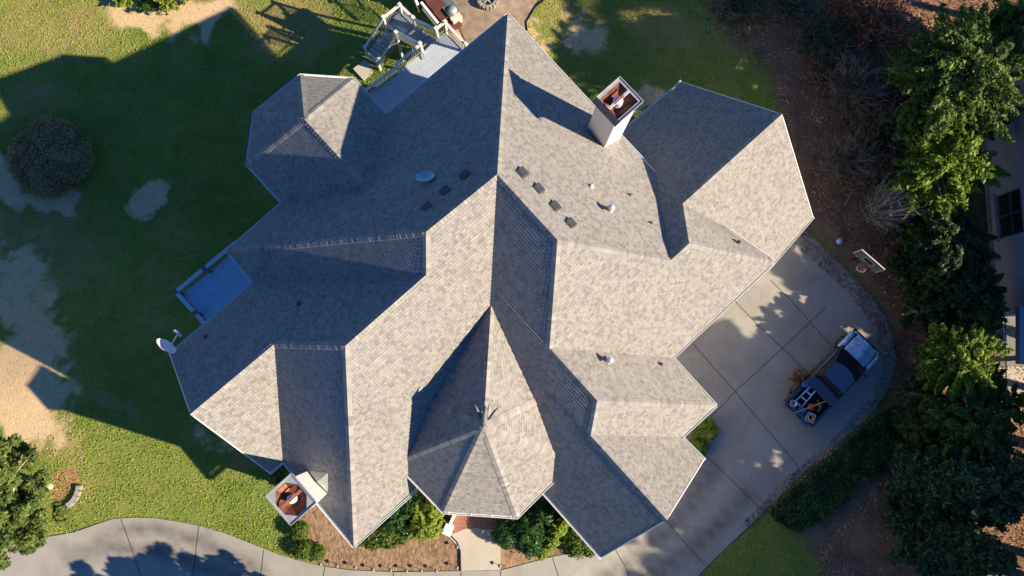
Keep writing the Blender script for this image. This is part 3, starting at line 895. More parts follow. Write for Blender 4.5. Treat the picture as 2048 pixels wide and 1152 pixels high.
for a, b_, c in (('w3', 'w5', 'w6'), ('q5', 'q4', 'r4'), ('g3', 'g2', 'g6')):
    A_, B_, C_ = V[a], V[b_], V[c]
    inn = (V['w4'] - V['w5'] if a == 'w3' else V['q3'] - V['q4'] if a == 'q5' else V['g1'] - V['g2']).normalized() * 0.45
    mb = MB(); dz = Vector((0, 0, -0.12))
    mb.face([A_ + inn + dz, C_ + inn + dz, B_ + inn + dz]); mb.build('gable_wall', M['offwhite'], house)

# ---- chimneys
def hit(px, py, plane):
    n = FN[plane[0]].normalized(); p0 = V[plane[1]]
    o = Vector((0, 0, CAM_H)); d = CR @ Vector(((px - 1024) / FPX, -(py - 576) / FPX, -1.0))
    t = (p0 - o).dot(n) / d.dot(n)
    return o + d * t, n
def chimney(cx, cy, sx, sy, ztop, zg, style, label):
    c = empty('chimney', (cx, cy, zg), AZU)
    c.parent = house
    c['label'] = label
    H = ztop - zg
    mb = MB(); mb.box((0, 0, (H - 0.40) / 2), (sx, sy, H - 0.40)); 
    mb.build('shaft', M['offwhite'], c, bevel=0.02)
    ox, oy = sx + 0.26, sy + 0.26
    mb = MB()
    for (p, q) in (((-1, -1), (1, -1)), ((1, -1), (1, 1)), ((1, 1), (-1, 1)), ((-1, 1), (-1, -1))):
        mb.beam((p[0] * (sx + 0.06) / 2, p[1] * (sy + 0.06) / 2, H - 0.27), (q[0] * (sx + 0.06) / 2, q[1] * (sy + 0.06) / 2, H - 0.27), 0.09, 0.20)
    mb.build('cap_collar', M['offwhite'], c)
    # cap: frame with an open hopper
    wx, wy = ox / 2, oy / 2
    n = 8 if style == 2 else 4
    ihx, ihy = wx * (0.86 if style == 2 else 0.80), wy * (0.86 if style == 2 else 0.80)
    def ring(hx, hy, z, n):
        if n == 4: return [Vector((hx, hy, z)), Vector((-hx, hy, z)), Vector((-hx, -hy, z)), Vector((hx, -hy, z))]
        k = 0.42
        return [Vector(p) for p in ((hx, hy * k, z), (hx * k, hy, z), (-hx * k, hy, z), (-hx, hy * k, z), (-hx, -hy * k, z), (-hx * k, -hy, z), (hx * k, -hy, z), (hx, -hy * k, z))]
    top = MB()
    o4 = ring(wx, wy, H, 4); ol = ring(wx, wy, H - 0.16, 4)
    inner = ring(ihx, ihy, H - 0.01, n)
    if n == 4:
        for i in range(4): top.face([o4[i], o4[(i + 1) % 4], inner[(i + 1) % 4], inner[i]])
    else:
        # outer corner i belongs to the inner pair (2i, 2i+1)
        for i in range(4):
            j = (i + 1) % 4
            top.face([o4[i], inner[2 * i + 1], inner[2 * i]])
            top.face([o4[i], o4[j], inner[(2 * i + 2) % 8], inner[2 * i + 1]])
    for i in range(4): top.face([o4[i], ol[i], ol[(i + 1) % 4], o4[(i + 1) % 4]])
    top.build('cap', M['cap_grey'], c)
    lip = MB()
    for i in range(4):
        a, b_ = o4[i], o4[(i + 1) % 4]
        lip.beam(a + Vector((0, 0, 0.025)), b_ + Vector((0, 0, 0.025)), 0.035, 0.05)
    lip.build('cap_lip', M['cap_grey'], c)
    fun = MB()
    ib = ring(ihx * 0.50, ihy * 0.50, H - 0.34, n)
    inn2 = ring(ihx, ihy, H - 0.012, n)
    for i in range(n): fun.face([inn2[i], inn2[(i + 1) % n], ib[(i + 1) % n], ib[i]])
    fun.face(list(reversed(ib)) if False else ib)
    fun.build('hopper', M['rust'], c)
    # a lighter rust stain plate
    st = MB(); 
    q = [inn2[1].lerp(ib[1], t) for t in (0.1, 0.95)] + [inn2[2 % n].lerp(ib[2 % n], t) for t in (0.95, 0.1)]
    if style == 1:
        q = [inn2[1] * 0.93 + Vector((0.0, 0, 0.0)), ib[1] * 0.9, ib[1].lerp(ib[2], 0.7), inn2[1].lerp(inn2[2], 0.45) * 0.95]
        q[0].z, q[3].z = H - 0.03, H - 0.03
        q[1].z, q[2].z = H - 0.32, H - 0.32
    st.face([p + Vector((0, 0, 0.012)) for p in q]); st.build('rust_patch', M['rust_light'], c)
    fl = MB()
    rr = 0.20 if style == 1 else 0.17
    fl.lathe((0, 0, 0), [(rr * 1.12, H - 0.335), (rr * 1.12, H - 0.22), (rr, H - 0.21), (rr, H - 0.02), (rr * 1.06, H + 0.0), (rr * 1.06, H + 0.02), (rr * 0.6, H + 0.04), (0.0, H + 0.045)], 28)
    fl.build('flue', M['galv'] if style == 1 else M['white'], c)
    br_ = MB()
    ang = R(0) if style == 1 else R(0)
    br_.beam(Vector((-wx * 0.74, 0.0, H + 0.09)), Vector((wx * 0.80, 0.0, H + 0.09)), 0.13, 0.03)
    if style == 1:
        br_.build('crossbar', M['galv'], c, bevel=0.008)
        b2 = MB(); b2.beam(Vector((-wx * 0.30, 0.0, H + 0.115)), Vector((wx * 0.38, 0.0, H + 0.115)), 0.11, 0.02); b2.build('rust_band', M['rust_light'], c)
    else:
        br_.build('crossbar', M['rust_light'], c, bevel=0.008)
    if style == 1:
        # dark weather plate leaning on the house side of the cap
        dk = MB()
        a, b_ = Vector((-wx - 0.02, wy + 0.01, H - 0.02)), Vector((-wx - 0.02, -wy - 0.01, H - 0.02))
        dk.beam(a + Vector((0.08, 0, 0.055)), b_ + Vector((0.08, 0, 0.055)), 0.27, 0.03)
        dk.beam(a + Vector((-0.03, 0, -0.05)), b_ + Vector((-0.03, 0, -0.05)), 0.02, 0.17)
        dk.build('cap_apron', M['cap_dark'], c)
    return c
chimney(5.33, 12.25, 1.28, 1.20, 5.25 + EZ, -1.6, 1, 'tall white chimney with dark edged rusty hopper cap and bright round flue')
ch2 = chimney(-8.17, -4.30, 1.10, 1.33, 3.75 + EZ, 0.4, 2, 'wide white chimney with octagonal rusty cap and rusty crossbar beside the mulch bed')
# flashing saddle behind the front chimney
sd_ = MB()
p0, n0 = hit(657, 985, ('SWd', 'D')); p1, n1 = hit(618, 940, ('SWd', 'D')); p2, n2 = hit(655, 962, ('SWd', 'D')); pa, na = hit(657, 945, ('SWd', 'D'))
pm = (p0 + p1) / 2 + Vector((0, 0, 0.35))
sd_.face([p0 + n0 * 0.03, pa + n0 * 0.03, pm]); sd_.face([pm, pa + n0 * 0.03, p1 + n0 * 0.03])
sd_.build('saddle_flashing', M['cap_grey'], house)

# ---- vents and pipes (parts of the roofs)
def orient(n):
    h = Vector((n.x, n.y, 0)).normalized()
    down = (h - n * h.dot(n)).normalized()
    al = n.cross(down).normalized()
    return Matrix((( al.x, down.x, n.x), (al.y, down.y, n.y), (al.z, down.z, n.z)))   # columns: along, down, normal
def roof_vent(px, py, plane, parent):
    p, n = hit(px, py, plane)
    Q = orient(n)
    mb = MB()
    mb.mesh([Q @ Vector(v) for v in [(-.26, -.22, .02), (.26, -.22, .02), (.26, .22, .02), (-.26, .22, .02), (-.26, -.22, .03), (.26, -.22, .03), (.26, .22, .03), (-.26, .22, .03)]],
            [(0, 3, 2, 1), (4, 5, 6, 7), (0, 1, 5, 4), (1, 2, 6, 5), (2, 3, 7, 6), (3, 0, 4, 7)])
    # hooded box: low at the top of the slope, open and tall at the lower side
    hv = [(-.20, -.17, .03), (.20, -.17, .03), (.23, .20, .03), (-.23, .20, .03), (-.17, -.12, .10), (.17, -.12, .10), (.21, .22, .17), (-.21, .22, .17)]
    mb.mesh([Q @ Vector(v) for v in hv], [(0, 3, 2, 1), (4, 5, 6, 7), (0, 1, 5, 4), (1, 2, 6, 5), (2, 3, 7, 6), (3, 0, 4, 7)])
    o = mb.build('roof_vent', M['vent_dark'], parent, bevel=0.025)
    o.location = p
    return o
for x, y in ((1042, 347), (1074, 380), (1107, 415), (1138, 449)): roof_vent(x, y, ('NEm', 'P'), main_roof)
for x, y in ((933, 353), (893, 385), (857, 417)): roof_vent(x, y, ('NWm', 'P'), main_roof)
def pipe(px, py, plane, r, h, mat, parent, flash=0.0, capr=0.0):
    p, n = hit(px, py, plane)
    mb = MB()
    mb.tube([(0, 0, -0.1), (0, 0, h)], r, 14)
    if capr:
        mb.lathe((0, 0, h), [(capr * 0.7, -0.05), (capr, -0.03), (capr, 0.02), (capr * 0.55, 0.07), (0, 0.08)], 18)
    o = mb.build('vent_pipe', mat, parent); o.location = p
    f = MB(); Q = orient(n)
    if flash:
        f.mesh([Q @ Vector(v) for v in [(-flash, -flash, .025), (flash, -flash, .025), (flash, flash * 1.2, .025), (-flash, flash * 1.2, .025), (-flash, -flash, .0), (flash, -flash, .0), (flash, flash * 1.2, .0), (-flash, flash * 1.2, .0)]],
               [(0, 1, 2, 3), (0, 4, 5, 1), (1, 5, 6, 2), (2, 6, 7, 3), (3, 7, 4, 0)])
    f.lathe((0, 0, 0), [(r * 2.0, 0.0 + r), (r * 1.15, 0.14 + r)], 14)
    fo = f.build('pipe_flashing', mat if flash > 0.12 else M['lead'], parent); fo.location = p
pipe(1219, 421, ('NEm', 'P'), 0.085, 0.62, M['galv'], main_roof, 0.17, 0.15)
pipe(1182, 374, ('NEm', 'P'), 0.06, 0.16, M['white'], main_roof, 0.13, 0.09)
pipe(1260, 391, ('NEm', 'P'), 0.045, 0.28, M['lead'], main_roof, 0.10)
pipe(1302, 447, ('NEm', 'P'), 0.045, 0.30, M['lead'], main_roof, 0.10)
pipe(1217, 721, ('NE2', 'q1'), 0.085, 0.55, M['galv'], main_roof, 0.17, 0.15)
pipe(1323, 729, ('NE2', 'q1'), 0.045, 0.25, M['lead'], main_roof, 0.11)
pipe(1478, 484, ('NEg', 'sr2'), 0.045, 0.25, M['lead'], main_roof, 0.10)
pipe(598, 607, ('NW2', 'D'), 0.06, 0.22, M['lead'], main_roof, 0.11)
pipe(412, 673, ('NW2', 'D'), 0.06, 0.22, M['lead'], main_roof, 0.11)

# ornament of bent metal leaves on the entry roof peak
orn = MB()
for ang, ln, wd, bend in ((112, 0.62, 0.10, 0.0), (52, 0.66, 0.11, 0.0), (84, 0.50, 0.16, 0.0), (98, 0.30, 0.14, 0)):
    a = R(ang); d = Vector((math.cos(a), math.sin(a), 0)); s = Vector((-d.y, d.x, 0))
    rows = []
    for i in range(6):
        t = i / 5
        w_ = wd * (1 - t) ** 0.6 * (0.6 + t)
        z = 0.02 + 0.10 * math.sin(t * 2.4) - 0.08 * t
        c0 = T + d * (0.35 + ln * t) + Vector((0, 0, z - 0.05))
        rows.append((c0 - s * w_ - Vector((0, 0, 0.05)), c0, c0 + s * w_ - Vector((0, 0, 0.05))))
    for i in range(5):
        orn.face([rows[i][0], rows[i + 1][0], rows[i + 1][1], rows[i][1]]); orn.face([rows[i][1], rows[i + 1][1], rows[i + 1][2], rows[i][2]])
orn.tube([T + Vector((0.02, 0.05, 0.0)), T + Vector((0.03, 0.25, 0.12)), T + Vector((0.03, 0.5, 0.10))], [0.10, 0.13, 0.10], 10)
orn.build('peak_ornament', M['lead'], turret_roof)

# ---- upper balcony at the left corner (part of the house)
BZ = EZ - 2.9
bal = empty('balcony', (0, 0, 0)); bal.parent = house
bc = [at(456, 502, BZ), at(371, 592, BZ), at(409, 640, BZ), at(520, 560, BZ)]
w2p = V['w2'].xy
cA = Vector((-13.35, 7.30)); 
o_ = at(463, 492, BZ + 1.0).xy; l_ = at(351, 584, BZ + 1.0).xy; k_ = at(410, 648, BZ + 1.0).xy
mb = MB()
fl_ = [o_ + NE * 1.2, l_, k_ + SE * 0.5, k_ + SE * 0.5 + NE * 4.8]
mb.mesh([(p.x, p.y, BZ) for p in fl_] + [(p.x, p.y, BZ - 0.2) for p in fl_], [(0, 1, 2, 3), (7, 6, 5, 4), (0, 4, 5, 1), (1, 5, 6, 2), (2, 6, 7, 3), (3, 7, 4, 0)])
mb.build('floor', M['deck_blue'], bal)

def railing(a, b_, za, zb, parent, h=0.95, capw=0.16, mat=None, bal_gap=0.12, posts=True, gap=None, mid=None):
    """two rails with balusters and end posts, heights measured from za / zb"""
    mat = mat or M['white']
    a, b_ = Vector((a[0], a[1], za)), Vector((b_[0], b_[1], zb))
    up = Vector((0, 0, 1))
    r_ = empty('railing', (0, 0, 0)); r_.parent = parent
    mb = MB(); mb.beam(a + up * h, b_ + up * h, capw, 0.05); mb.build('top_rail', mat, r_, bevel=0.008)
    mb = MB(); mb.beam(a + up * 0.12, b_ + up * 0.12, 0.05, 0.06)
    L_ = (b_ - a).length; n = int(L_ / bal_gap)
    for i in range(1, n):
        p = a.lerp(b_, i / n)
        mb.beam(p + up * 0.12, p + up * (h - 0.03), 0.024, 0.024, up=(1, 0, 0))
    mb.build('balusters', M['baluster'], r_)
    return r_
def rpost(x, y, z0, z1, parent, w=0.13, cap=M['white'], mat=None):
    mb = MB(); mb.box((x, y, (z0 + z1) / 2), (w, w, z1 - z0), AZU); mb.box((x, y, z1 + 0.02), (w * 1.5, w * 1.5, 0.05), AZU)
    mb.build('post', mat or cap, parent, bevel=0.01)
up_ = 0.0
half = l_.lerp(o_, 0.48)
railing(l_, half - NE * 0.0, BZ, BZ, bal, 1.0, 0.20, M['dish_blue'])
railing(half + NE * 0.18, o_ + NE * 0.3, BZ, BZ, bal, 1.0, 0.20, M['dish_blue'])
hk = l_.lerp(k_, 0.62)
railing(l_, hk, BZ, BZ, bal, 1.0, 0.20, M['dish_blue'])
railing(hk + SE * 0.16, k_ + SE * 0.55, BZ, BZ, bal, 1.0, 0.20, M['dish_blue'])
for q in (l_, half + NE * 0.09, hk + SE * 0.08): rpost(q.x, q.y, gz(q.x, q.y) - 0.2, BZ + 1.0, bal, 0.14, M['frame_dark'])

# ---- entry porch: brick floor and slanted white side wall
por = empty('porch', (0, 0, 0)); por.parent = house
pz = gz(0, -5.5) + 0.16
def quad_slab(name, pts, z0, z1, mat, parent):
    mb = MB()
    n = len(pts)
    mb.mesh([(p[0], p[1], z1) for p in pts] + [(p[0], p[1], z0) for p in pts], [tuple(range(n))] + [(i, i + n, (i + 1) % n + n, (i + 1) % n) for i in range(n)])
    return mb.build(name, mat, parent)
pq = [at(*p, pz).xy for p in ((905, 1068), (909, 1036), (915, 960), (1005, 960), (1003, 1062), (995, 1060), (950, 1056), (930, 1058))]
quad_slab('brick_floor', pq, pz - 0.35, pz, M['brick'], por)
mb = MB()
a0, a1 = at(917, 1010, pz + 0.6), at(899, 1052, pz + 0.5)
mb.beam(a0 - Vector((0, 0, 0.28)), a1 - Vector((0, 0, 0.28)), 0.17, 0.75); mb.build('side_wall', M['white'], por, bevel=0.01)
mb = MB()
a2 = at(896, 1060, pz + 0.7); dd = (a1 - a0).normalized(); dd.z = 0
mb.beam(a2 - dd * 0.24 - Vector((0, 0, 0.45)), a2 + dd * 0.24 - Vector((0, 0, 0.45)), 0.40, 1.0); mb.build('end_pier', M['white'], por, bevel=0.02)
mb = MB(); mb.beam(a2 - dd * 0.30 + Vector((0, 0, 0.08)), a2 + dd * 0.27 + Vector((0, 0, 0.08)), 0.46, 0.06); mb.build('pier_cap', M['white'], por, bevel=0.01)

# ------------------------------------------------------------------ back deck with stairs (a thing of its own)
DZ = 0.60
deck = empty('wooden_deck', (0, 0, 0), 0, 'raised grey blue deck with white railings and turning stairs behind the house', 'deck')
dp = lambda x, y, z=DZ: at(680 + x / 4.8, y / 4.8, z)
fl0 = [dp(250, 905), dp(775, 520), dp(915, 385), dp(1000, 320), dp(1225, 495)]
inner = [p - Vector((NW.x, NW.y, 0)) * 2.5 for p in (dp(1225, 495), dp(250, 905))]
flp = [p.xy for p in fl0] + [Vector((V['A'].x - .8, V['A'].y - 1.6)), Vector((V['e1'].x + .3, V['e1'].y - .6))]
flp = [dp(245, 915).xy, dp(800, 500).xy, dp(915, 385).xy, dp(1010, 315).xy, dp(1235, 500).xy, dp(1180, 640).xy, Vector((-3.9, 13.8)), Vector((-5.6, 12.6))]
quad_slab('floor', flp, DZ - 0.25, DZ, M['deck'], deck)
RZ = DZ + 1.0
M['sun_block'] = plain('sun_blocker_dark', (0.16, 0.15, 0.14), 0.8, var=0.2)
for k_a, k_b in (((915, 385), (1010, 315)), ((1010, 315), (1235, 500))):  # added dark walls below the deck edge, put in to block the sun
    a, b_ = dp(*k_a), dp(*k_b)
    mb = MB(); zlo = min(gz(a.x, a.y), gz(b_.x, b_.y)) - 0.2; zh = DZ - 0.27
    mb.beam(Vector((a.x, a.y, (zlo + zh) / 2)), Vector((b_.x, b_.y, (zlo + zh) / 2)), 0.05, zh - zlo)
    mb.build('sun_blocker', M['sun_block'], deck)
tp = lambda x, y, z=RZ: at(680 + x / 4.8, y / 4.8, z)
def rail_px(a, b_, za=DZ, zb=DZ, capw=0.17, mat=M['tan_paint'], h=1.0):
    A_, B_ = tp(*a, za + h), tp(*b_, zb + h)
    railing(A_.xy, B_.xy, za, zb, deck, h, capw, mat)
def post_px(p, z, extra=0.12, h=1.0):
    q = tp(*p, z + h); rpost(q.x, q.y, gz(q.x, q.y) - 0.2, z + h + extra, deck, 0.13, M['tan_paint'], M['tan_paint'])
rail_px((235, 872), (535, 650)); rail_px((560, 600), (765, 430))
rail_px((772, 420), (800, 508), capw=0.14)
rail_px((925, 275), (1005, 212)); rail_px((1015, 222), (1205, 425)); rail_px((925, 275), (945, 360), capw=0.12)
LZ = DZ - 1.0        # landing
# steps between deck and landing
s_top = (dp(800, 470), dp(915, 375)); s_bot = (dp(655, 392, LZ), dp(755, 268, LZ))
n = 6
for i in range(n):
    t0, t1 = i / n, (i + 1) / n
    z = DZ - (i + 1) * (DZ - LZ) / n
    a, b_ = s_top[0].lerp(s_bot[0], t0), s_top[1].lerp(s_bot[1], t0)
    c, d_ = s_top[1].lerp(s_bot[1], t1), s_top[0].lerp(s_bot[0], t1)
    quad_slab('tread', [(a.x, a.y), (d_.x, d_.y), (c.x, c.y), (b_.x, b_.y)], z - 0.16, z, M['deck_grey'], deck)
lp_ = [dp(*p, LZ).xy for p in ((655, 392), (540, 335), (450, 245), (440, 190), (580, 95), (770, 262))]
quad_slab('landing', lp_, LZ - 0.2, LZ - 0.003, M['deck_grey'], deck)
# lower flight to the concrete pad
PZ = gz(*g2(735, 145)) + 0.1
f_top = (dp(432, 262, LZ), dp(545, 330, LZ)); f_bot = (dp(245, 545, PZ), dp(360, 630, PZ))
n = 8
for i in range(n):
    t0, t1 = i / n, (i + 1) / n
    z = LZ - (i + 1) * (LZ - PZ) / (n + 1)
    a, b_ = f_top[0].lerp(f_bot[0], t0), f_top[1].lerp(f_bot[1], t0)
    c, d_ = f_top[1].lerp(f_bot[1], t1), f_top[0].lerp(f_bot[0], t1)
    quad_slab('tread', [(a.x, a.y), (d_.x, d_.y), (c.x, c.y), (b_.x, b_.y)], z - 0.19, z, M['deck'], deck)
rail_px((535, 300), (752, 418), LZ, DZ)
rail_px((920, 282), (705, 180), DZ, LZ)
rail_px((702, 172), (578, 52), LZ, LZ); rail_px((568, 50), (420, 165), LZ, LZ)
rail_px((412, 172), (240, 455), LZ, PZ); rail_px((540, 335), (372, 605), LZ, PZ, capw=0.13)
for p, z in (((235, 872), DZ), ((548, 628), DZ), ((770, 422), DZ), ((922, 280), DZ), ((1010, 214), DZ), ((1210, 430), DZ), ((703, 175), LZ), ((573, 50), LZ), ((416, 168), LZ), ((240, 460), PZ), ((368, 612), PZ), ((538, 315), LZ)):
    post_px(p, z)
pd = [at(*p, PZ).xy for p in ((706, 137), (730, 119), (755, 139), (727, 160))]
o = quad_slab('concrete_pad', pd, PZ - 0.4, PZ - 0.02, M['walk'], None); tag(o, 'small square concrete pad at the foot of the deck stairs', 'concrete pad')

# ------------------------------------------------------------------ back patio: stone paving, fire pit, counter, railing, maroon steps
quad = [gat(*p) for p in ((905, 30), (935, 90), (1000, 75), (1050, 62), (1056, 30), (1075, 0), (1090, -60), (860, -60))]
slab('pavement', [(p.x, p.y) for p in quad], 0.03, M['patio'], step=0.4)
fp = gat(975, 3)
fpit = empty('fire_pit', fp, 0, 'round stone fire pit with a metal star grate on the back patio', 'fire pit')
rnd = random.Random(5)
for k in range(16):
    a = 2 * math.pi * k / 16
    mb = MB(); mb.box((math.cos(a) * 0.52, math.sin(a) * 0.52, 0.2), (0.24, 0.17, 0.4), a); mb.build('stone_block', M['stone'], fpit, bevel=0.02)
mb = MB(); mb.lathe((0, 0, 0.05), [(0, 0), (0.42, 0)], 24); mb.build('ash_bed', M['black'], fpit)
mb = MB()
for k in range(5):
    a = R(20) + 2 * math.pi * k / 5; mb.beam((0, 0, 0.33), (math.cos(a) * 0.36, math.sin(a) * 0.36, 0.33), 0.07, 0.02)
mb.lathe((0, 0, 0.33), [(0.10, 0), (0.10, 0.02), (0, 0.02)], 12); mb.build('grate', M['galv'], fpit)
cg = gat(900, 28)
ca = math.atan2(*reversed((gat(918, 50) - gat(880, 5)).xy))
bar = empty('outdoor_counter', cg, ca, 'dark green topped outdoor counter with a cream end panel by the patio', 'counter')
mb = MB(); mb.box((-0.25, 0, 0.45), (1.5, 0.62, 0.9)); mb.build('base', M['counter'], bar, bevel=0.02)
mb = MB(); mb.box((-0.25, 0, 0.93), (1.62, 0.74, 0.06)); mb.build('worktop', M['counter'], bar, bevel=0.01)
mb = MB(); mb.lathe((0.30, 0.0, 0.96), [(0.30, 0.0), (0.29, 0.06), (0.20, 0.15), (0.08, 0.19), (0, 0.20)], 20); mb.build('kettle_lid', M['cap_grey'], bar)
mb = MB(); mb.box((0.72, -0.05, 0.42), (0.36, 0.66, 0.84)); mb.build('end_panel', M['cream'], bar, bevel=0.015)
# maroon retaining steps and their white railing
mr_ = empty('stone_steps', gat(850, 20), 0, 'dark maroon stone steps rising beside the deck at the top edge', 'steps')
mp_ = mr_.location.copy()
for i in range(7):
    a, b_, c, d_ = [gat(*p) for p in ((800 + i * 14, -30 + i * 14), (826 + i * 14, -44 + i * 14), (840 + i * 14, -30 + i * 14), (814 + i * 14, -16 + i * 14))]
    z1 = 0.1 - i * 0.22
    pts = [(p - mp_) for p in (a, b_, c, d_)]
    quad_slab('step', [(p.x, p.y) for p in pts], -0.4, max(0.1, z1 - mp_.z - 0.9), M['maroon'], mr_)
gr_ = empty('garden_railing', gat(860, 30), 0, 'sunlit white railing sloping beside the maroon steps at the top edge', 'railing')
gl = gr_.location
def grail(pa, pb, z):
    A_, B_ = at(*pa, z), at(*pb, z)
    base = gl
    railing((A_ - base).xy, (B_ - base).xy, z - 1.0 - base.z, z - 1.0 - base.z, gr_, 1.0, 0.15, M['white'])
grail((842, 4), (876, 46), -0.7); grail((826, -14), (836, 10), -0.7)

# ------------------------------------------------------------------ satellite dishes
def dish(loc, aim_az, aim_el, r1, r2, mat, label, arm=True, pole=0.5, foot=None):
    root = empty('satellite_dish', loc, 0, label, 'satellite dish')
    n = Vector((math.cos(R(aim_az)) * math.cos(R(aim_el)), math.sin(R(aim_az)) * math.cos(R(aim_el)), math.sin(R(aim_el))))
    s = Vector((-math.sin(R(aim_az)), math.cos(R(aim_az)), 0)); u = n.cross(s)
    Q = Matrix(((s.x, u.x, n.x), (s.y, u.y, n.y), (s.z, u.z, n.z)))
    c = Vector((0, 0, pole))
    mb = MB(); rings = []
    for i in range(7):
        t = i / 6
        rings.append([c + Q @ Vector((math.cos(a) * r1 * t, math.sin(a) * r2 * t, 0.14 * t * t)) for a in [2 * math.pi * k / 36 for k in range(36)]])
    back = [[p - Q @ Vector((0, 0, 0.02)) for p in rg] for rg in rings]
    for rs, flip in ((rings, False), (back, True)):
        for i in range(1, 7):
            for k in range(36):
                k2 = (k + 1) % 36
                f = [rs[i - 1][k], rs[i][k], rs[i][k2], rs[i - 1][k2]]
                if i == 1: f = [rs[0][0], rs[1][k], rs[1][k2]]
                mb.face(f[::-1] if flip else f, True)
    for k in range(36):
        k2 = (k + 1) % 36; mb.face([rings[6][k], back[6][k], back[6][k2], rings[6][k2]])
    mb.build('reflector', mat, root)
    mb = MB(); ft = foot or Vector((0, 0, 0)); mb.tube([ft, Vector((ft.x, ft.y, pole * 0.7)), c - n * 0.05], 0.03, 8); mb.build('mast', M['galv'], root)
    if arm:
        tip = c + Q @ Vector((0, -r2 * 0.75, 0.78))
        mb = MB(); mb.beam(c + Q @ Vector((0, -r2 * 0.9, 0.05)), tip, 0.05, 0.05); mb.build('feed_arm', M['white'], root)
        mb = MB()
        for k in (-1, 0, 1): mb.box(tip + Q @ Vector((k * 0.14, 0.03, 0.04)), (0.11, 0.12, 0.14), 0.6)
        mb.beam(tip + Q @ Vector((-0.18, 0, 0)), tip + Q @ Vector((0.18, 0, 0)), 0.05, 0.05)
        mb.box(tip + Q @ Vector((0, 0.10, 0.1)), (0.12, 0.12, 0.1), 0.2)
        mb.build('receiver', M['white'], root)
    return root
dish(W(-14.80, 2.05, 0.25), 50, 20, 0.50, 0.42, M['dish'], 'white satellite dish with feed arm on the left corner eave', True, 0.55, Vector((0.35, -0.15, -0.3)))
p, n = hit(852, 360, ('NWm', 'P'))
dish(p, 100, 62, 0.40, 0.30, M['dish_blue'], 'pale oval dish without feed arm on the shaded back slope', False, 0.28, Vector((0, 0, -0.1)))
# ------------------------------------------------------------------ foliage builders
def leaf_mesh(name, C, Nn, S, tone, mat, parent=None, aspect=1.9, rng=None, loc=(0, 0, 0)):
    """C centres, Nn normals, S sizes, tone 0..1 -> one mesh of pointed leaves"""
    n = len(C)
    rng = rng or np.random.default_rng(1)
    Nn = Nn / (np.linalg.norm(Nn, axis=1, keepdims=True) + 1e-9)
    rv = rng.normal(size=(n, 3))
    t = np.cross(Nn, rv); t /= (np.linalg.norm(t, axis=1, keepdims=True) + 1e-9)
    b = np.cross(Nn, t)
    L_ = S[:, None] * 0.5 * aspect ** 0.5; Wd = S[:, None] * 0.5 / aspect ** 0.5
    fold = Nn * S[:, None] * 0.12
    v = np.empty((n, 4, 3))
    v[:, 0] = C - t * L_; v[:, 1] = C - b * Wd + fold - t * L_ * 0.15; v[:, 2] = C + t * L_; v[:, 3] = C + b * Wd + fold - t * L_ * 0.15
    me = bpy.data.meshes.new(name)
    me.vertices.add(n * 4); me.loops.add(n * 4); me.polygons.add(n)
    me.vertices.foreach_set('co', v.reshape(-1).astype(np.float32))
    me.loops.foreach_set('vertex_index', np.arange(n * 4, dtype=np.int32))
    me.polygons.foreach_set('loop_start', np.arange(0, n * 4, 4, dtype=np.int32))
    a = me.attributes.new('tone', 'FLOAT', 'FACE')
    a.data.foreach_set('value', np.clip(tone, 0, 1).astype(np.float32))
    me.update(); me.validate()
    me.materials.append(mat)
    o = bpy.data.objects.new(name, me)
    o.location = loc
    col.objects.link(o)
    if parent is not None: o.parent = parent
    return o

def clump_leaves(rng, centers, radii, per, leaf, up=0.6, squash=0.8, tones=None, tv=0.2, spray=0.0):
    Cs, Ns, Ss, Ts = [], [], [], []
    for i, (c, r) in enumerate(zip(centers, radii)):
        n = max(6, int(per * (r / np.mean(radii)) ** 2))
        d = rng.normal(size=(n, 3)); d /= np.linalg.norm(d, axis=1, keepdims=True)
        rad = r * rng.uniform(0.45, 1.08, size=(n, 1)) ** 0.7
        p = np.array(c) + d * rad * np.array([1, 1, squash])
        if spray:
            o = np.array([c[0], c[1], 0.25 * r]); o = o / (np.linalg.norm(o) + 1e-6)
            t_ = rng.uniform(0, 1, size=(n, 1)) ** 1.4
            p = np.array(c) + d * rad * (1.0 - 0.75 * t_) * np.array([1, 1, squash]) + o * t_ * r * spray
        Cs.append(p)
        Ns.append(d + np.array([0, 0, up]) + rng.normal(size=(n, 3)) * 0.55)
        Ss.append(leaf * rng.uniform(0.6, 1.35, size=n))
        tb = (tones[i] if tones is not None else rng.uniform(0.15, 0.85))
        Ts.append(np.clip(tb + rng.normal(size=n) * tv, 0, 1))
    return np.concatenate(Cs), np.concatenate(Ns), np.concatenate(Ss), np.concatenate(Ts)

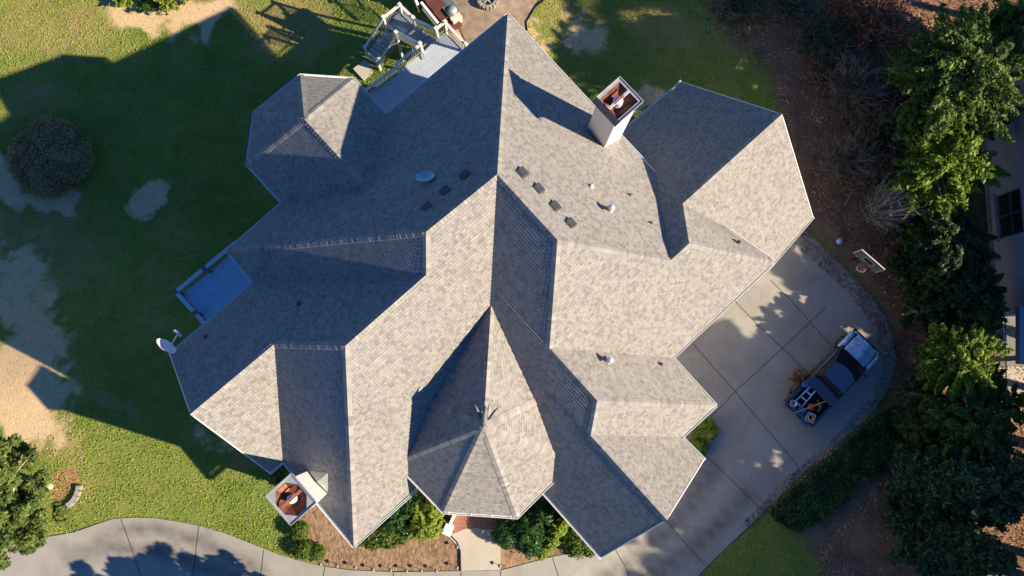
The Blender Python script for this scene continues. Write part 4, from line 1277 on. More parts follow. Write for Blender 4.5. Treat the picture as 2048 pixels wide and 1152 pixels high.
def broad_tree(name, x, y, h, r, mat, label, cat='tree', group=None, seed=1, leaf=0.16, nclump=90, per=170, trunk=0.16, bark='bark', zlow=0.35, lean=(0, 0), rz=None, squash=0.75, hollow=0.55, bare=0.0, clump=(0.12, 0.26), aspect=1.9, spray=0.0):
    rng = np.random.default_rng(seed)
    rnd = random.Random(seed)
    z0 = gz(x, y)
    root = empty(name, (x, y, z0), 0, label, cat, group)
    rz = rz or h * (1 - zlow) / 2
    cz = h - rz
    cs, rs = [], []
    while len(cs) < nclump:
        d = rng.normal(size=3); d /= np.linalg.norm(d)
        k = rng.uniform(hollow, 1.0)
        ph = math.atan2(d[1], d[0])
        lob = 1 + 0.16 * math.sin(ph * 3 + seed) + 0.12 * math.sin(ph * 5 + 2 * seed) + 0.08 * rng.normal()
        p = np.array([d[0] * r * k * lob + lean[0], d[1] * r * k * lob + lean[1], cz + d[2] * rz * k])
        if d[2] < -0.55: continue
        cs.append(p); rs.append(r * rng.uniform(*clump))
    C_, N_, S_, T_ = clump_leaves(rng, cs, rs, per, leaf, squash=squash, spray=spray)
    leaf_mesh('crown', C_, N_, S_, T_, M[mat], root, rng=rng, aspect=aspect)
    mb = MB()
    top = (lean[0] * 0.8, lean[1] * 0.8, cz + rz * 0.4)
    pts = [(0, 0, -0.2)] + [(top[0] * t + rnd.uniform(-.08, .08) * h * 0.1, top[1] * t + rnd.uniform(-.08, .08) * h * 0.1, top[2] * t) for t in (0.25, 0.5, 0.75, 1.0)]
    mb.tube(pts, [trunk * 1.25, trunk, trunk * 0.8, trunk * 0.55, trunk * 0.25], 9)
    for k in range(0, len(cs), 3 if not bare else 1):
        c = cs[k]; t = min(0.95, max(0.25, (c[2] - 0.35 * r) / top[2]))
        a = Vector((top[0] * t, top[1] * t, top[2] * t)); b_ = Vector(c)
        m = a.lerp(b_, 0.55) + Vector((rnd.uniform(-.1, .1) * r, rnd.uniform(-.1, .1) * r, -0.06 * r))
        mb.tube([a, m, b_], [trunk * 0.35, trunk * 0.22, trunk * 0.06], 5, caps=False)
    mb.build('trunk', M[bark], root)
    return root

def conifer(name, x, y, h, r, mat, label, seed=1, leaf=0.13, cat='tree', group=None, tiers=15, dens=1.0, trunk=0.15, sparse=0.0):
    rng = np.random.default_rng(seed); rnd = random.Random(seed)
    z0 = gz(x, y)
    root = empty(name, (x, y, z0), 0, label, cat, group)
    Cs, Ns, Ss, Ts = [], [], [], []
    mb = MB(); mb.tube([(0, 0, -0.2), (0.02 * h, 0, h * 0.5), (0, 0.01 * h, h)], [trunk, trunk * 0.6, 0.02], 8)
    for i in range(tiers):
        t = i / (tiers - 1)
        z = h * (0.16 + 0.82 * t)
        rr = r * (1 - t) ** 0.75 * rnd.uniform(0.85, 1.1) + 0.12
        nb = max(4, int(9 * (1 - t * 0.5)))
        a0 = rnd.uniform(0, 6.28)
        for k in range(nb):
            if rnd.random() < sparse: continue
            a = a0 + 2 * math.pi * k / nb + rnd.uniform(-.25, .25)
            ln = rr * rnd.uniform(0.7, 1.18)
            tip = np.array([math.cos(a) * ln, math.sin(a) * ln, z + ln * rnd.uniform(-0.28, 0.05)])
            st = np.array([0, 0, z])
            mb.tube([st, (st + tip) / 2 + np.array([0, 0, 0.05 * ln]), tip], [0.03 + 0.01 * ln, 0.02, 0.006], 4, caps=False)
            n = int(150 * ln * dens)
            s = rng.uniform(0.12, 1.05, size=(n, 1)) ** 0.8
            side = np.array([-math.sin(a), math.cos(a), 0])
            wdt = 0.34 * ln * (1.15 - s) + 0.10
            p = st + (tip - st) * s + side * rng.normal(size=(n, 1)) * wdt * 0.62 + np.array([0, 0, 1]) * rng.normal(size=(n, 1)) * 0.09
            Cs.append(p); Ns.append(rng.normal(size=(n, 3)) * 0.6 + np.array([0, 0, 0.9]) + np.array([math.cos(a), math.sin(a), 0]) * 0.3)
            Ss.append(leaf * rng.uniform(0.6, 1.4, size=n)); tb = rnd.uniform(0.1, 0.7)
            Ts.append(np.clip(tb + 0.35 * (s[:, 0] - 0.5) + rng.normal(size=n) * 0.15, 0, 1))
    leaf_mesh('crown', np.concatenate(Cs), np.concatenate(Ns), np.concatenate(Ss), np.concatenate(Ts), M[mat], root, aspect=2.6, rng=rng)
    mb.build('trunk', M['bark'], root)
    return root

def shrub(name, pts, leaf, mat, label, cat='shrub', seed=1, per=900, group=None, up=0.7, tv=0.22, rough=0.12, lobes=5, stem=True):
    """pts: list of (x, y, radius, height) mounds that make one plant"""
    rng = np.random.default_rng(seed)
    x0, y0 = pts[0][0], pts[0][1]
    z0 = gz(x0, y0)
    root = empty(name, (x0, y0, z0), 0, label, cat, group)
    Cs, Ns, Ss, Ts = [], [], [], []
    for (x, y, r, h) in pts:
        n = int(per * r * max(r, h) * 1.6)
        d = rng.normal(size=(n, 3)); d[:, 2] = np.abs(d[:, 2]) * rng.choice([1, 1, 1, -0.5], size=n); d /= np.linalg.norm(d, axis=1, keepdims=True)
        ph = np.arctan2(d[:, 1], d[:, 0])
        bump = 1 + rough * (np.sin(ph * lobes + seed) * 0.6 + np.sin(ph * (lobes + 4) + d[:, 2] * 7 + seed * 2) * 0.5 + np.sin(d[:, 2] * 9 + ph * 3) * 0.4)
        k = rng.uniform(0.72, 1.03, size=n) * bump
        zc = h * 0.42
        p = np.stack([d[:, 0] * r * k + x - x0, d[:, 1] * r * k + y - y0, zc + d[:, 2] * (h - zc) * k], axis=1)
        p[:, 2] = np.maximum(p[:, 2], 0.03)
        Cs.append(p); Ns.append(d + np.array([0, 0, up * 0.5]) + rng.normal(size=(n, 3)) * 0.5)
        Ss.append(leaf * rng.uniform(0.6, 1.3, size=n))
        Ts.append(np.clip(0.5 + (bump - 1) * 2.0 + rng.normal(size=n) * tv, 0, 1))
    leaf_mesh('foliage', np.concatenate(Cs), np.concatenate(Ns), np.concatenate(Ss), np.concatenate(Ts), M[mat], root, rng=rng, aspect=1.7)
    if stem:
        rnd = random.Random(seed); mb = MB()
        for (x, y, r, h) in pts:
            for k in range(6):
                a = rnd.uniform(0, 6.28); mb.tube([(x - x0, y - y0, -0.1), (x - x0 + math.cos(a) * r * 0.3, y - y0 + math.sin(a) * r * 0.3, h * 0.4), (x - x0 + math.cos(a) * r * 0.75, y - y0 + math.sin(a) * r * 0.75, h * 0.7)], [0.03, 0.02, 0.008], 5, caps=False)
        mb.build('stem', M['bark'], root)
    return root

def twigs(name, x, y, r, h, n, mat, label, seed=1, cat='bush', leafmat=None, leafn=0, leaf=0.07, w=0.012):
    rnd = random.Random(seed); rng = np.random.default_rng(seed)
    root = empty(name, (x, y, gz(x, y)), 0, label, cat)
    mb = MB(); tips = []
    for k in range(n):
        a = rnd.uniform(0, 6.28); e = rnd.uniform(0.1, 1.0)
        st = Vector((rnd.gauss(0, r * 0.18), rnd.gauss(0, r * 0.18), 0))
        ln = rnd.uniform(0.5, 1.0)
        tip = st + Vector((math.cos(a) * r * ln * (1.1 - 0.5 * e), math.sin(a) * r * ln * (1.1 - 0.5 * e), h * ln * (0.35 + 0.65 * e)))
        mid = st.lerp(tip, 0.5) + Vector((rnd.gauss(0, .06), rnd.gauss(0, .06), rnd.gauss(0.05, .06))) * r
        mb.tube([st, mid, tip], [w * 2, w * 1.3, w * 0.5], 4, caps=False)
        for j in range(3):
            b_ = mid.lerp(tip, rnd.uniform(0, 0.8)); t2 = b_ + Vector((rnd.gauss(0, 1), rnd.gauss(0, 1), rnd.uniform(-.2, .8))) * r * 0.18
            mb.tube([b_, t2], [w, w * 0.4], 3, caps=False); tips.append(t2)
    mb.build('branches', M[mat], root)
    if leafmat:
        idx = rng.integers(0, len(tips), size=leafn)
        C_ = np.array([list(tips[i]) for i in idx]) + rng.normal(size=(leafn, 3)) * r * 0.06
        leaf_mesh('foliage', C_, rng.normal(size=(leafn, 3)) + [0, 0, .6], leaf * rng.uniform(.6, 1.4, size=leafn), rng.uniform(0, 1, size=leafn), M[leafmat], root, rng=rng)
    return root

def px3(px, py, z): p = at(px, py, z); return p.x, p.y
# ---- trees on the right
FE = dict(nclump=190, per=110)
def tree_at(px_, py_, zc, h, r, mat, label, seed, **k):
    x, y = px3(px_, py_, zc)
    d = dict(leaf=0.16, nclump=230, per=62, clump=(0.06, 0.15), aspect=2.8, spray=2.6, hollow=0.3); d.update(k)
    return broad_tree('broadleaf_tree', x, y, h, r, mat, label, seed=seed, **d)
tree_at(1932, 150, 6.5, 8.8, 2.7, 'mid', 'large deep green leafy tree in the upper right, left of the brick house corner', 3, nclump=420, leaf=0.17)
tree_at(1900, 215, 6.0, 6.6, 1.3, 'lime', 'yellow green tree squeezed between the large deep green tree and the one below it', 5, nclump=140)
tree_at(1885, 330, 4.2, 6.0, 2.15, 'lime', 'yellow green tree with bare grey twigs on its left side, left of the brick wall', 8, nclump=330, bark='twig_grey')
x, y = px3(1822, 390, 4.2); twigs('bare_shrub', x, y, 1.3, 4.9, 260, 'twig_grey', 'leafless grey twiggy shrub leaning against the yellow green tree', seed=2, w=0.014)
x, y = px3(2015, 55, 4.5); conifer('pine_tree', x, y, 8.2, 2.6, 'mid', 'feathery green pine at the top right corner above sunlit clay', seed=12, sparse=0.15, leaf=0.17, dens=0.9)
tree_at(1890, 480, 2.8, 4.4, 1.8, 'dark', 'dark green tree directly left of the neighbouring window', 21)
tree_at(1930, 590, 2.4, 4.0, 1.7, 'dark', 'dark green tree between the window and the neighbouring patio', 22)
tree_at(1855, 620, 2.0, 3.0, 1.25, 'dark', 'small dark tree at the drive edge right of the basketball hoop', 23, nclump=90)
tree_at(1900, 728, 2.9, 5.1, 1.75, 'lime', 'sunlit yellow green tree beside the neighbouring patio', 31, nclump=280, leaf=0.14)
tree_at(1845, 790, 2.2, 3.2, 1.1, 'dark', 'dark green small tree just right of the pickup truck', 24, nclump=70)
tree_at(1940, 850, 4.0, 5.4, 1.6, 'mid', 'green tree below the neighbouring patio at the right', 25)
tree_at(2015, 815, 4.0, 5.0, 1.1, 'mid', 'small tree at the right edge below the sunlit patio slab', 26, nclump=80)
x, y = px3(1905, 960, 4.0); conifer('conifer', x, y, 7.6, 1.9, 'conif', 'dark green conifer right of the dappled clay ground, lower right', seed=41, leaf=0.17)
x, y = px3(2000, 975, 5.0); conifer('conifer', x, y, 9.4, 2.5, 'conif', 'tall dark green conifer on the right edge, largest of the lower right', seed=42, leaf=0.18)
x, y = px3(1935, 1100, 4.0); conifer('conifer', x, y, 7.6, 2.1, 'conif', 'dark conifer in the bottom right corner, lowest of the conifers', seed=43, leaf=0.17)
tree_at(1865, 880, 2.0, 3.2, 0.9, 'holly', 'small dark tree between the ivy mound and the conifers', 27, nclump=60)
tree_at(1850, 250, 2.0, 3.6, 1.2, 'mid', 'low tree between the deep green tree and the grey twigs', 28, nclump=90)
tree_at(1835, 465, 2.0, 3.4, 1.0, 'mid', 'small green tree between the grey twigs and the basketball hoop', 33, nclump=90)
tree_at(1868, 560, 2.0, 3.4, 1.1, 'mid', 'small mid green tree right of the basketball hoop, below the one beside the grey twigs', 34, nclump=90)
tree_at(1950, 655, 2.4, 3.8, 1.0, 'mid', 'small green tree touching the left end of the neighbouring patio', 35, nclump=90)
tree_at(1965, 770, 2.4, 3.6, 0.9, 'mid', 'small green tree at the lower left corner of the sunlit patio slab', 36, nclump=80)
tree_at(1990, 890, 4.0, 5.2, 1.2, 'mid', 'mid green tree between the sunlit patio and the largest conifer', 37, nclump=120)
tree_at(1830, 855, 1.6, 2.6, 0.9, 'mid', 'low green tree at the upper end of the ivy strip', 38, nclump=80)
tree_at(1985, 215, 4.0, 5.0, 1.3, 'mid', 'green tree in front of the top of the brick wall', 39, nclump=130)
# ---- brush along the wooded edge
rr = random.Random(77)
for i, (px_, py_, r_, h_, n_, mt_, lf, ln_, lab) in enumerate([
        (1700, 190, 2.2, 2.2, 220, 'twig', 'dark', 700, 'thin tangled dark brush in the upper right clearing'),
        (1745, 55, 1.9, 3.0, 170, 'twig', 'russet', 3200, 'reddish leaved bush near the top edge, right of centre'),
        (1835, 110, 1.2, 2.8, 120, 'twig', 'russet', 2200, 'small reddish bush touching the large green tree'),
        (1690, 20, 1.5, 2.8, 150, 'twig', 'russet', 2800, 'reddish bush cut by the top edge, left of the larger reddish bush'),
        (1790, 165, 1.4, 2.0, 150, 'twig', 'russet', 2400, 'low orange brown brush below the two reddish bushes'),
        (1650, 150, 1.3, 0.8, 90, 'twig', 'russet', 700, 'sparse brown brush left of the pale fallen sticks'),
        (1640, 90, 1.8, 1.2, 100, 'twig', 'dark', 1100, 'dark brush left of the reddish leaved bush'),
        (1690, 330, 1.9, 1.9, 220, 'twig', 'dark', 250, 'bare brown brush between the garage gable and the grey shrub'),
        (1745, 390, 1.7, 1.9, 200, 'twig', 'dark', 500, 'bare brown brush right above the pale ball'),
        (1760, 270, 1.6, 2.2, 180, 'twig', 'dark', 1500, 'leafy dark brush left of the yellow green tree'),
        (1800, 520, 1.1, 1.0, 70, 'twig', 'dark', 1600, 'dark brush right behind the basketball hoop'),
        (1800, 1010, 1.3, 1.0, 70, 'twig', 'dark', 900, 'sparse dark brush on the clay at the lower right'),
        (1850, 1090, 1.2, 1.2, 70, 'twig', 'holly', 1500, 'leafy brush left of the lowest conifer'),
        (1480, 20, 1.8, 0.9, 80, 'twig', 'dark', 1200, 'low brush at the top edge above the garage'),
        (1580, 20, 1.6, 1.2, 80, 'twig', 'dark', 900, 'dark brush at the top edge, first left of the reddish bush'),
        (1780, 440, 1.1, 1.1, 70, 'twig', 'dark', 900, 'low leafy brush above the basketball hoop'),
        (1815, 570, 0.9, 0.9, 60, 'twig', 'mid', 1500, 'small green bush right below the basketball hoop')]):
    q = gat(px_, py_)
    twigs('brush', q.x, q.y, r_, h_, n_, mt_, lab, seed=100 + i, leafmat=lf, leafn=ln_, leaf=0.12, w=0.015)
# fallen sticks
for i, (a, b_) in enumerate([((1668, 112), (1722, 100)), ((1716, 118), (1722, 96)), ((1790, 14), (1840, 4)), ((1686, 115), (1715, 119)), ((1700, 290), (1760, 330)), ((1720, 210), (1760, 250)), ((1690, 410), (1720, 350)), ((1768, 468), (1775, 461))]):
    p, q = gat(*a), gat(*b_)
    mb = MB(); m = (p + q) / 2 + Vector((0.05, 0.08, 0.12))
    mb.tube([p + Vector((0, 0, .06)), m, q + Vector((0, 0, .10))], [0.035, 0.028, 0.012], 6)
    o = mb.build('fallen_branch', M['twig_grey'])
    tag(o, ['pale fallen branch below the dark brush, longest of the upper three', 'short pale stick crossing the long fallen branch', 'pale fallen branch at the top edge left of the pine', 'short pale fallen branch left end of the upper brush',
            'thin fallen branch below the upper right brush', 'thin fallen branch inside the dark brush', 'thin fallen branch beside the bare brown brush', 'tiny broken stick right of the pale ball'][i], 'branch')
# ivy mound beyond the drive
def ground_cover(name, poly_px, h, n, leaf, mat, label, seed, cat='ground cover', lift=0.04):
    rng = np.random.default_rng(seed)
    P = [g2(*p) for p in poly_px]
    xs = [p[0] for p in P]; ys = [p[1] for p in P]
    C_ = []
    while len(C_) < n:
        x, y = rng.uniform(min(xs), max(xs)), rng.uniform(min(ys), max(ys))
        if not in_poly((x, y), P): continue
        e = min(1.0, poly_dist((x, y), P) / 0.35) if rng.random() < 0.25 else 1.0
        b_ = 0.65 + 0.6 * noise.noise(Vector((x * 1.6, y * 1.6, seed)))
        C_.append((x, y, gz(x, y) + lift + h * b_ * e * rng.uniform(0.5, 1.0)))
    C_ = np.array(C_)
    T_ = np.array([0.45 + 0.9 * noise.noise(Vector((c[0] * 1.1, c[1] * 1.1, 5))) for c in C_]) + rng.normal(size=n) * 0.2
    o = leaf_mesh(name, C_, rng.normal(size=(n, 3)) * 0.6 + [0, 0, 1.0], leaf * rng.uniform(0.6, 1.4, size=n), T_, M[mat], rng=rng, aspect=1.5)
    return tag(o, label, cat, kind='stuff')
ground_cover('ivy', [(1745, 838), (1790, 812), (1822, 850), (1800, 900), (1765, 935), (1715, 965), (1690, 1000), (1640, 1040), (1590, 1062), (1550, 1040), (1538, 1022), (1580, 985), (1640, 930), (1700, 880)], 0.38, 26000, 0.13, 'shadebush',
             'broad low strip of dark green ivy beside the lower curve of the drive', 50)
LIT = [(1300, -60), (1420, 20), (1545, 150), (1580, 260), (1620, 400), (1700, 500), (1790, 620), (1810, 760), (1800, 860), (1740, 960), (1640, 1050), (1640, 1180), (2120, 1180), (2120, -60)]
M['litter'] = leaf_mat('leaf_litter', (0.150, 0.075, 0.040), (0.560, 0.330, 0.185), trans=0.05)
ground_cover('leaf_litter', LIT, 0.05, 42000, 0.085, 'litter', 'scattered brown leaves and pine straw covering the wooded ground at the right', 51, cat='leaf litter')
ground_cover('leaf_litter', [(1600, 440), (1625, 470), (1690, 535), (1755, 610), (1800, 690), (1800, 770), (1730, 850), (1640, 925), (1560, 1000), (1500, 1055), (1480, 1050), (1560, 965), (1650, 890), (1740, 800), (1765, 730), (1750, 660), (1690, 580), (1600, 500)],
             0.02, 2600, 0.085, 'litter', 'thin scatter of brown leaves along the outer edge of the drive', 52, cat='leaf litter', lift=0.065)
# ---- trees off the right and bottom edges whose shade falls on the scene
def offtree(w, x0, xt, r, seed, lab, per=110, nclump=80, zlow=0.35):
    """w = y + 0.305 x is constant along a sun ray on plan; x0 = where the shade edge meets the drive"""
    h = (xt - x0) * 0.594
    y = w - 0.305 * xt
    broad_tree('broadleaf_tree', xt, y, h - gz(xt, y), r, 'dark', lab, seed=seed, leaf=0.42, nclump=nclump, per=per, trunk=0.25, group='tall trees beyond the right edge', zlow=zlow, hollow=0.3)
OFF = [(-7.4, 6.5, 35, 2.6), (-3.6, 4.8, 35, 2.7), (0.2, 4.6, 35.5, 2.7), (3.6, 4.8, 35, 2.6), (6.3, 5.4, 34, 1.8), (9.2, 18.6, 34, 1.6), (12.0, 13.6, 35, 1.5)]
OFF2 = [(-8.0, 17, 32.5, 2.6), (-4.4, 17, 32.8, 2.6), (-0.9, 16, 32.3, 2.5), (2.6, 16, 32.5, 2.5), (6.0, 16.5, 32.6, 2.3), (12.2, 19, 33, 1.9), (-11.5, 14, 31, 2.4), (4.5, 12, 38, 2.6), (-2.0, 11, 38.5, 2.6)]
OFF3 = [(27.0, 4.0, 38, 2.4, 26), (30.5, 3.0, 38, 2.8, 40), (18.6, 24.0, 39, 1.8, 40)]
for i, q in enumerate(OFF + OFF2): offtree(*q, 200 + i, 'tall leafy tree standing beyond the right edge of the picture')
for i, q in enumerate(OFF3): offtree(*q[:4], 260 + i, 'tall leafy tree standing beyond the right edge of the picture', per=q[4])
broad_tree('broadleaf_tree', -5.6, -12.6, 7.9, 1.7, 'broad', 'leafy tree beyond the bottom edge shading the lower left drive', seed=230, leaf=0.28, nclump=60, per=45)
broad_tree('broadleaf_tree', -9.6, -12.4, 6.6, 1.4, 'broad', 'leafy tree beyond the bottom edge, further left', seed=231, leaf=0.28, nclump=50, per=45)

# ---- big tree at the lower left, trunk at the stone edged bed
q = gat(98, 972)
t_ = at(2, 1005, 7.0)
root = broad_tree('broadleaf_tree', q.x, q.y, 9.0, 2.35, 'broad', 'large leafy tree with pale trunk filling the lower left corner', seed=61, leaf=0.15, nclump=260, per=110, clump=(0.08, 0.17), trunk=0.17, bark='bark_pale', lean=(t_.x - q.x, t_.y - q.y), rz=2.6, hollow=0.35)
# ---- round clipped shrub on the back lawn
q = gat(113, 322)
shrub('round_shrub', [(q.x, q.y, 2.4, 1.7)], 0.09, 'gold', 'big round clipped brown green shrub on the left lawn, its left edge sunlit', seed=71, per=2300, rough=0.065, lobes=4)
# ---- saplings at the top left
for i, (a, b_, r_, h_, mt, lab) in enumerate([(250, 6, 0.42, 1.3, 'lime', 'small bright shrub at the top edge, leftmost of the three'), (300, 14, 0.45, 0.9, 'holly', 'dark leaved shrub between the two bright ones at the top edge'),
                                              (338, 14, 0.62, 1.5, 'lime', 'bright leafy shrub at the top edge, largest of the three'), (374, 0, 0.35, 0.9, 'lime', 'tiny bright shrub at the top edge right of the large one')]):
    q = gat(a, b_); twigs('shrub', q.x, q.y, r_ * 1.3, h_, 26, 'twig', lab, seed=300 + i, leafmat=mt, leafn=520, leaf=0.17, w=0.008, cat='shrub')
# ---- grass blades over the left and front lawn
def grass():
    rng = np.random.default_rng(9)
    P = [g2(*p) for p in ((-40, -40), (860, -40), (905, 60), (1050, 70), (1085, -40), (1400, -40), (1540, 130), (1610, 440), (1400, 600), (1000, 500), (600, 700), (600, 1120), (400, 1056), (300, 1040), (150, 1065), (-40, 1080))]
    D2 = [g2(*p) for p in drive_px]
    C_ = []; T_ = []
    xs = [p[0] for p in P]; ys = [p[1] for p in P]
    HX = [V[k].xy for k in ('A', 'e1', 'e2', 'e3', 'e4', 'e5', 'b5', 'wc', 'w2', 'w3', 'w6', 'w7', 'sc', 'q5', 'r4', 'r2', 'r0', 'g6', 'g2', 'g3')]
    P3 = [g2(*p) for p in ((1405, 1146), (1560, 1000), (1600, 1050), (1640, 1080), (1660, 1180), (1380, 1180))]
    xs += [p[0] for p in P3]; ys += [p[1] for p in P3]
    cand = rng.uniform(size=(330000, 2))
    for a_, b_ in cand:
        x = min(xs) + a_ * (max(xs) - min(xs)); y = min(ys) + b_ * (max(ys) - min(ys))
        if y < -5.0 and in_poly((x, y), D2): continue
        if not in_poly((x, y), P) and not in_poly((x, y), P3): continue
        if -10 < x < 15 and -6 < y < 15 and in_poly((x, y), HX): continue
        z = gz(x, y); p = pix(x, y, z)
        v1 = Vector((x * 0.45, y * 0.45, 7.0)); v2 = Vector((x * 1.4, y * 1.4, 2.0))
        pw = (p[0] + noise.noise(v1) * 42 + noise.noise(v2) * 20, p[1] + noise.noise(v1 + Vector((9, 5, 1))) * 42 + noise.noise(v2 + Vector((3, 8, 4))) * 20)
        if blob_mask([(297, 397, 40, 25, -42, 2.0)], p) > 0.9: continue
        if blob_mask(DIRT, pw) + 0.35 * noise.noise(Vector((x * 2, y * 2, 1))) > 0.42: continue
        s_ = blob_mask(STRAW, pw)
        dens = 0.55 + 0.9 * noise.noise(Vector((x * 0.9, y * 0.9, 4)))
        if rng.random() > dens + 0.35: continue
        C_.append((x, y, z + 0.045)); T_.append(0.45 + 0.45 * s_ + 0.5 * noise.noise(Vector((x * 0.7, y * 0.7, 11))))
    n = len(C_)
    nn = rng.normal(size=(n, 3)); nn[:, 2] *= 0.5; nn[:, 2] += 1.0
    o = leaf_mesh('grass', np.array(C_), nn, 0.052 * rng.uniform(0.5, 1.6, size=n), np.array(T_) + rng.normal(size=n) * 0.22, M['blade'], rng=rng, aspect=3.0)
    tag(o, 'short uneven lawn grass around the left and back of the house', 'grass', kind='stuff')
grass()
# ---- foundation planting along the front
def S(px_, py_, r_, h_, z=None):
    z = gz(*gat(px_, py_).xy) + h_ * 0.7
    p = at(px_, py_, z); return (p.x, p.y, r_, h_)
shrub('golden_shrub', [S(850, 1052, 0.72, 1.7), S(868, 1018, 0.50, 1.9), S(828, 1058, 0.50, 1.2), S(872, 1050, 0.40, 1.3), S(838, 1022, 0.5, 1.7)], 0.085, 'lime', 'feathery yellow green shrub left of the white porch wall', seed=81, per=2600, rough=0.22)
shrub('dark_shrub', [S(795, 1035, 0.8, 1.5), S(822, 1005, 0.6, 1.5)], 0.10, 'holly', 'dark shrub under the left front eave behind the ground cover', seed=82, per=1700, rough=0.2)
shrub('leafy_ground_cover', [S(745, 1076, 0.62, 0.45), S(775, 1072, 0.7, 0.5), S(800, 1066, 0.6, 0.5), S(725, 1080, 0.35, 0.35)], 0.11, 'hedge', 'bright green leafy ground cover below the left front eave', 'ground cover', seed=83, per=1500, rough=0.12)
shrub('dark_shrub', [S(1014, 1066, 0.80, 1.3), S(1025, 1030, 0.8, 1.3)], 0.085, 'holly', 'round dark green shrub directly right of the front walk', seed=84, per=2300, rough=0.05)
shrub('dark_shrub', [S(1056, 1058, 0.85, 1.7), S(1064, 1090, 0.62, 1.3), S(1085, 1035, 0.8, 1.6)], 0.085, 'holly', 'shaded mass of the larger front shrub, shade put into dark leaves, right of the round dark shrub', seed=93, per=2300, rough=0.2)  # shaded and sunlit sides of one shrub, painted as dark and lime leaves
shrub('golden_shrub', [S(1102, 1084, 0.40, 1.3), S(1114, 1058, 0.45, 1.8), S(1132, 1036, 0.45, 1.8), S(1084, 1106, 0.34, 0.9)], 0.085, 'lime', 'sunlit right edge of the larger front shrub, light put into yellow green leaves', seed=85, per=2500, rough=0.22)
shrub('leafy_mound', [S(1158, 1078, 0.95, 0.7), S(1180, 1092, 0.55, 0.5), S(1138, 1062, 0.6, 0.6)], 0.12, 'hedge', 'broad leafy green mound under the right front eave corner', seed=86, per=1500, rough=0.08)
shrub('clipped_shrub', [S(597, 1062, 0.50, 0.75)], 0.075, 'hedge', 'small green clipped shrub below the wide chimney, upper of two', seed=87, per=2600, rough=0.12)
shrub('clipped_shrub', [S(604, 1100, 0.52, 0.7), S(634, 1106, 0.42, 0.6)], 0.075, 'hedge', 'green clipped shrub at the drive edge, lower of two', seed=88, per=2600, rough=0.12)
shrub('green_shrub', [S(562, 945, 0.75, 1.0)], 0.13, 'hedge', 'green shrub in the eave corner beside the wide chimney', seed=89, per=900, rough=0.2)
shrub('ball_shrub', [S(1413, 860, 0.68, 1.2)], 0.075, 'lime', 'bright round shrub beside the drive, larger of the pair', seed=90, per=2800, rough=0.10)
shrub('ball_shrub', [S(1397, 896, 0.54, 1.0)], 0.075, 'lime', 'bright round shrub beside the drive, smaller of the pair', seed=91, per=2800, rough=0.10)
shrub('dark_shrub', [S(575, 965, 0.4, 0.8)], 0.10, 'holly', 'small dark shrub tucked against the wide chimney', seed=92, per=1700)
# ------------------------------------------------------------------ path lights
def path_light(loc):
    root = empty('path_light', loc, 0, 'small round path light on a stake at the edge of the bark bed', 'path light', 'path lights along the front bed')
    mb = MB(); mb.tube([(0, 0, -0.05), (0, 0, 0.33)], 0.012, 6); mb.build('stake', M['black'], root)
    mb = MB(); mb.lathe((0, 0, 0.33), [(0.0, 0.055), (0.05, 0.05), (0.095, 0.0), (0.08, 0.0)], 16); mb.build('shade', M['stone'], root)
    mb = MB(); mb.lathe((0, 0, 0.33), [(0.0, 0.075), (0.035, 0.07), (0.035, 0.05)], 12); mb.build('finial', M['black'], root)
    return root
PL = [(643, 1126), (676, 1129), (712, 1132), (747, 1137), (782, 1138), (814, 1139), (843, 1139), (873, 1139), (914, 1133), (914, 1092), (999, 1129)]
pl0 = path_light(gat(*PL[0]))
pl_lab = ['path light at the left end of the row, nearest the clipped shrub', 'second path light of the row from the left', 'third path light of the row from the left, below the roof point', 'fourth path light of the row from the left',
          'fifth path light of the row from the left', 'sixth path light of the row from the left', 'seventh path light of the row from the left', 'eighth path light of the row, last before the walk corner',
          'path light at the lower left corner of the front walk', 'path light on the curve of the walk edging', 'path light right of the front walk']
for i, a in enumerate(PL):
    r_ = pl0
    if i:
        r_ = pl0.copy(); col.objects.link(r_)
        for ch in pl0.children:
            c = ch.copy(); col.objects.link(c); c.parent = r_
    r_.location = gat(*a); r_['label'] = pl_lab[i]
# ------------------------------------------------------------------ basketball hoop
bp_ = at(1738, 522, 2.9)
hoop_az = math.atan2(*reversed((at(1762, 543, 2.9) - at(1710, 498, 2.9)).xy))
hp = empty('basketball_hoop', (bp_.x, bp_.y, 0), hoop_az, 'basketball hoop with tinted backboard and red rim at the drive edge', 'basketball hoop')
hf = -1      # local y of the playing side
mb = MB(); mb.box((0, 0, 2.9), (1.50, 0.05, 0.95)); mb.build('backboard', M['board'], hp, bevel=0.01)
mb = MB()
for a, b_ in (((-.76, .48), (.76, .48)), ((-.76, -.48), (.76, -.48)), ((-.76, -.48), (-.76, .48)), ((.76, -.48), (.76, .48))):
    mb.beam((a[0], 0, 2.9 + a[1]), (b_[0], 0, 2.9 + b_[1]), 0.045, 0.055, up=(0, 1, 0))
mb.build('board_frame', M['board_white'], hp)
mb = MB()
for a, b_ in (((-.30, .20), (.30, .20)), ((-.30, -.25), (.30, -.25)), ((-.30, -.25), (-.30, .20)), ((.30, -.25), (.30, .20))):
    mb.beam((a[0], hf * 0.03, 2.9 + a[1]), (b_[0], hf * 0.03, 2.9 + b_[1]), 0.05, 0.012, up=(0, 1, 0))
mb.build('shooter_square', M['board_white'], hp)
mb = MB(); mb.box((0, hf * 0.028, 2.87), (0.55, 0.006, 0.42)); mb.build('target_panel', M['black'], hp)
mb = MB(); cc = Vector((0, hf * 0.42, 2.62)); mb.tube([cc + Vector((math.cos(a), math.sin(a), 0)) * 0.23 for a in [2 * math.pi * k / 32 for k in range(33)]], 0.014, 6, caps=False)
mb.box((0, hf * 0.12, 2.61), (0.16, 0.2, 0.05)); mb.build('rim', M['hoop'], hp)
mb = MB()
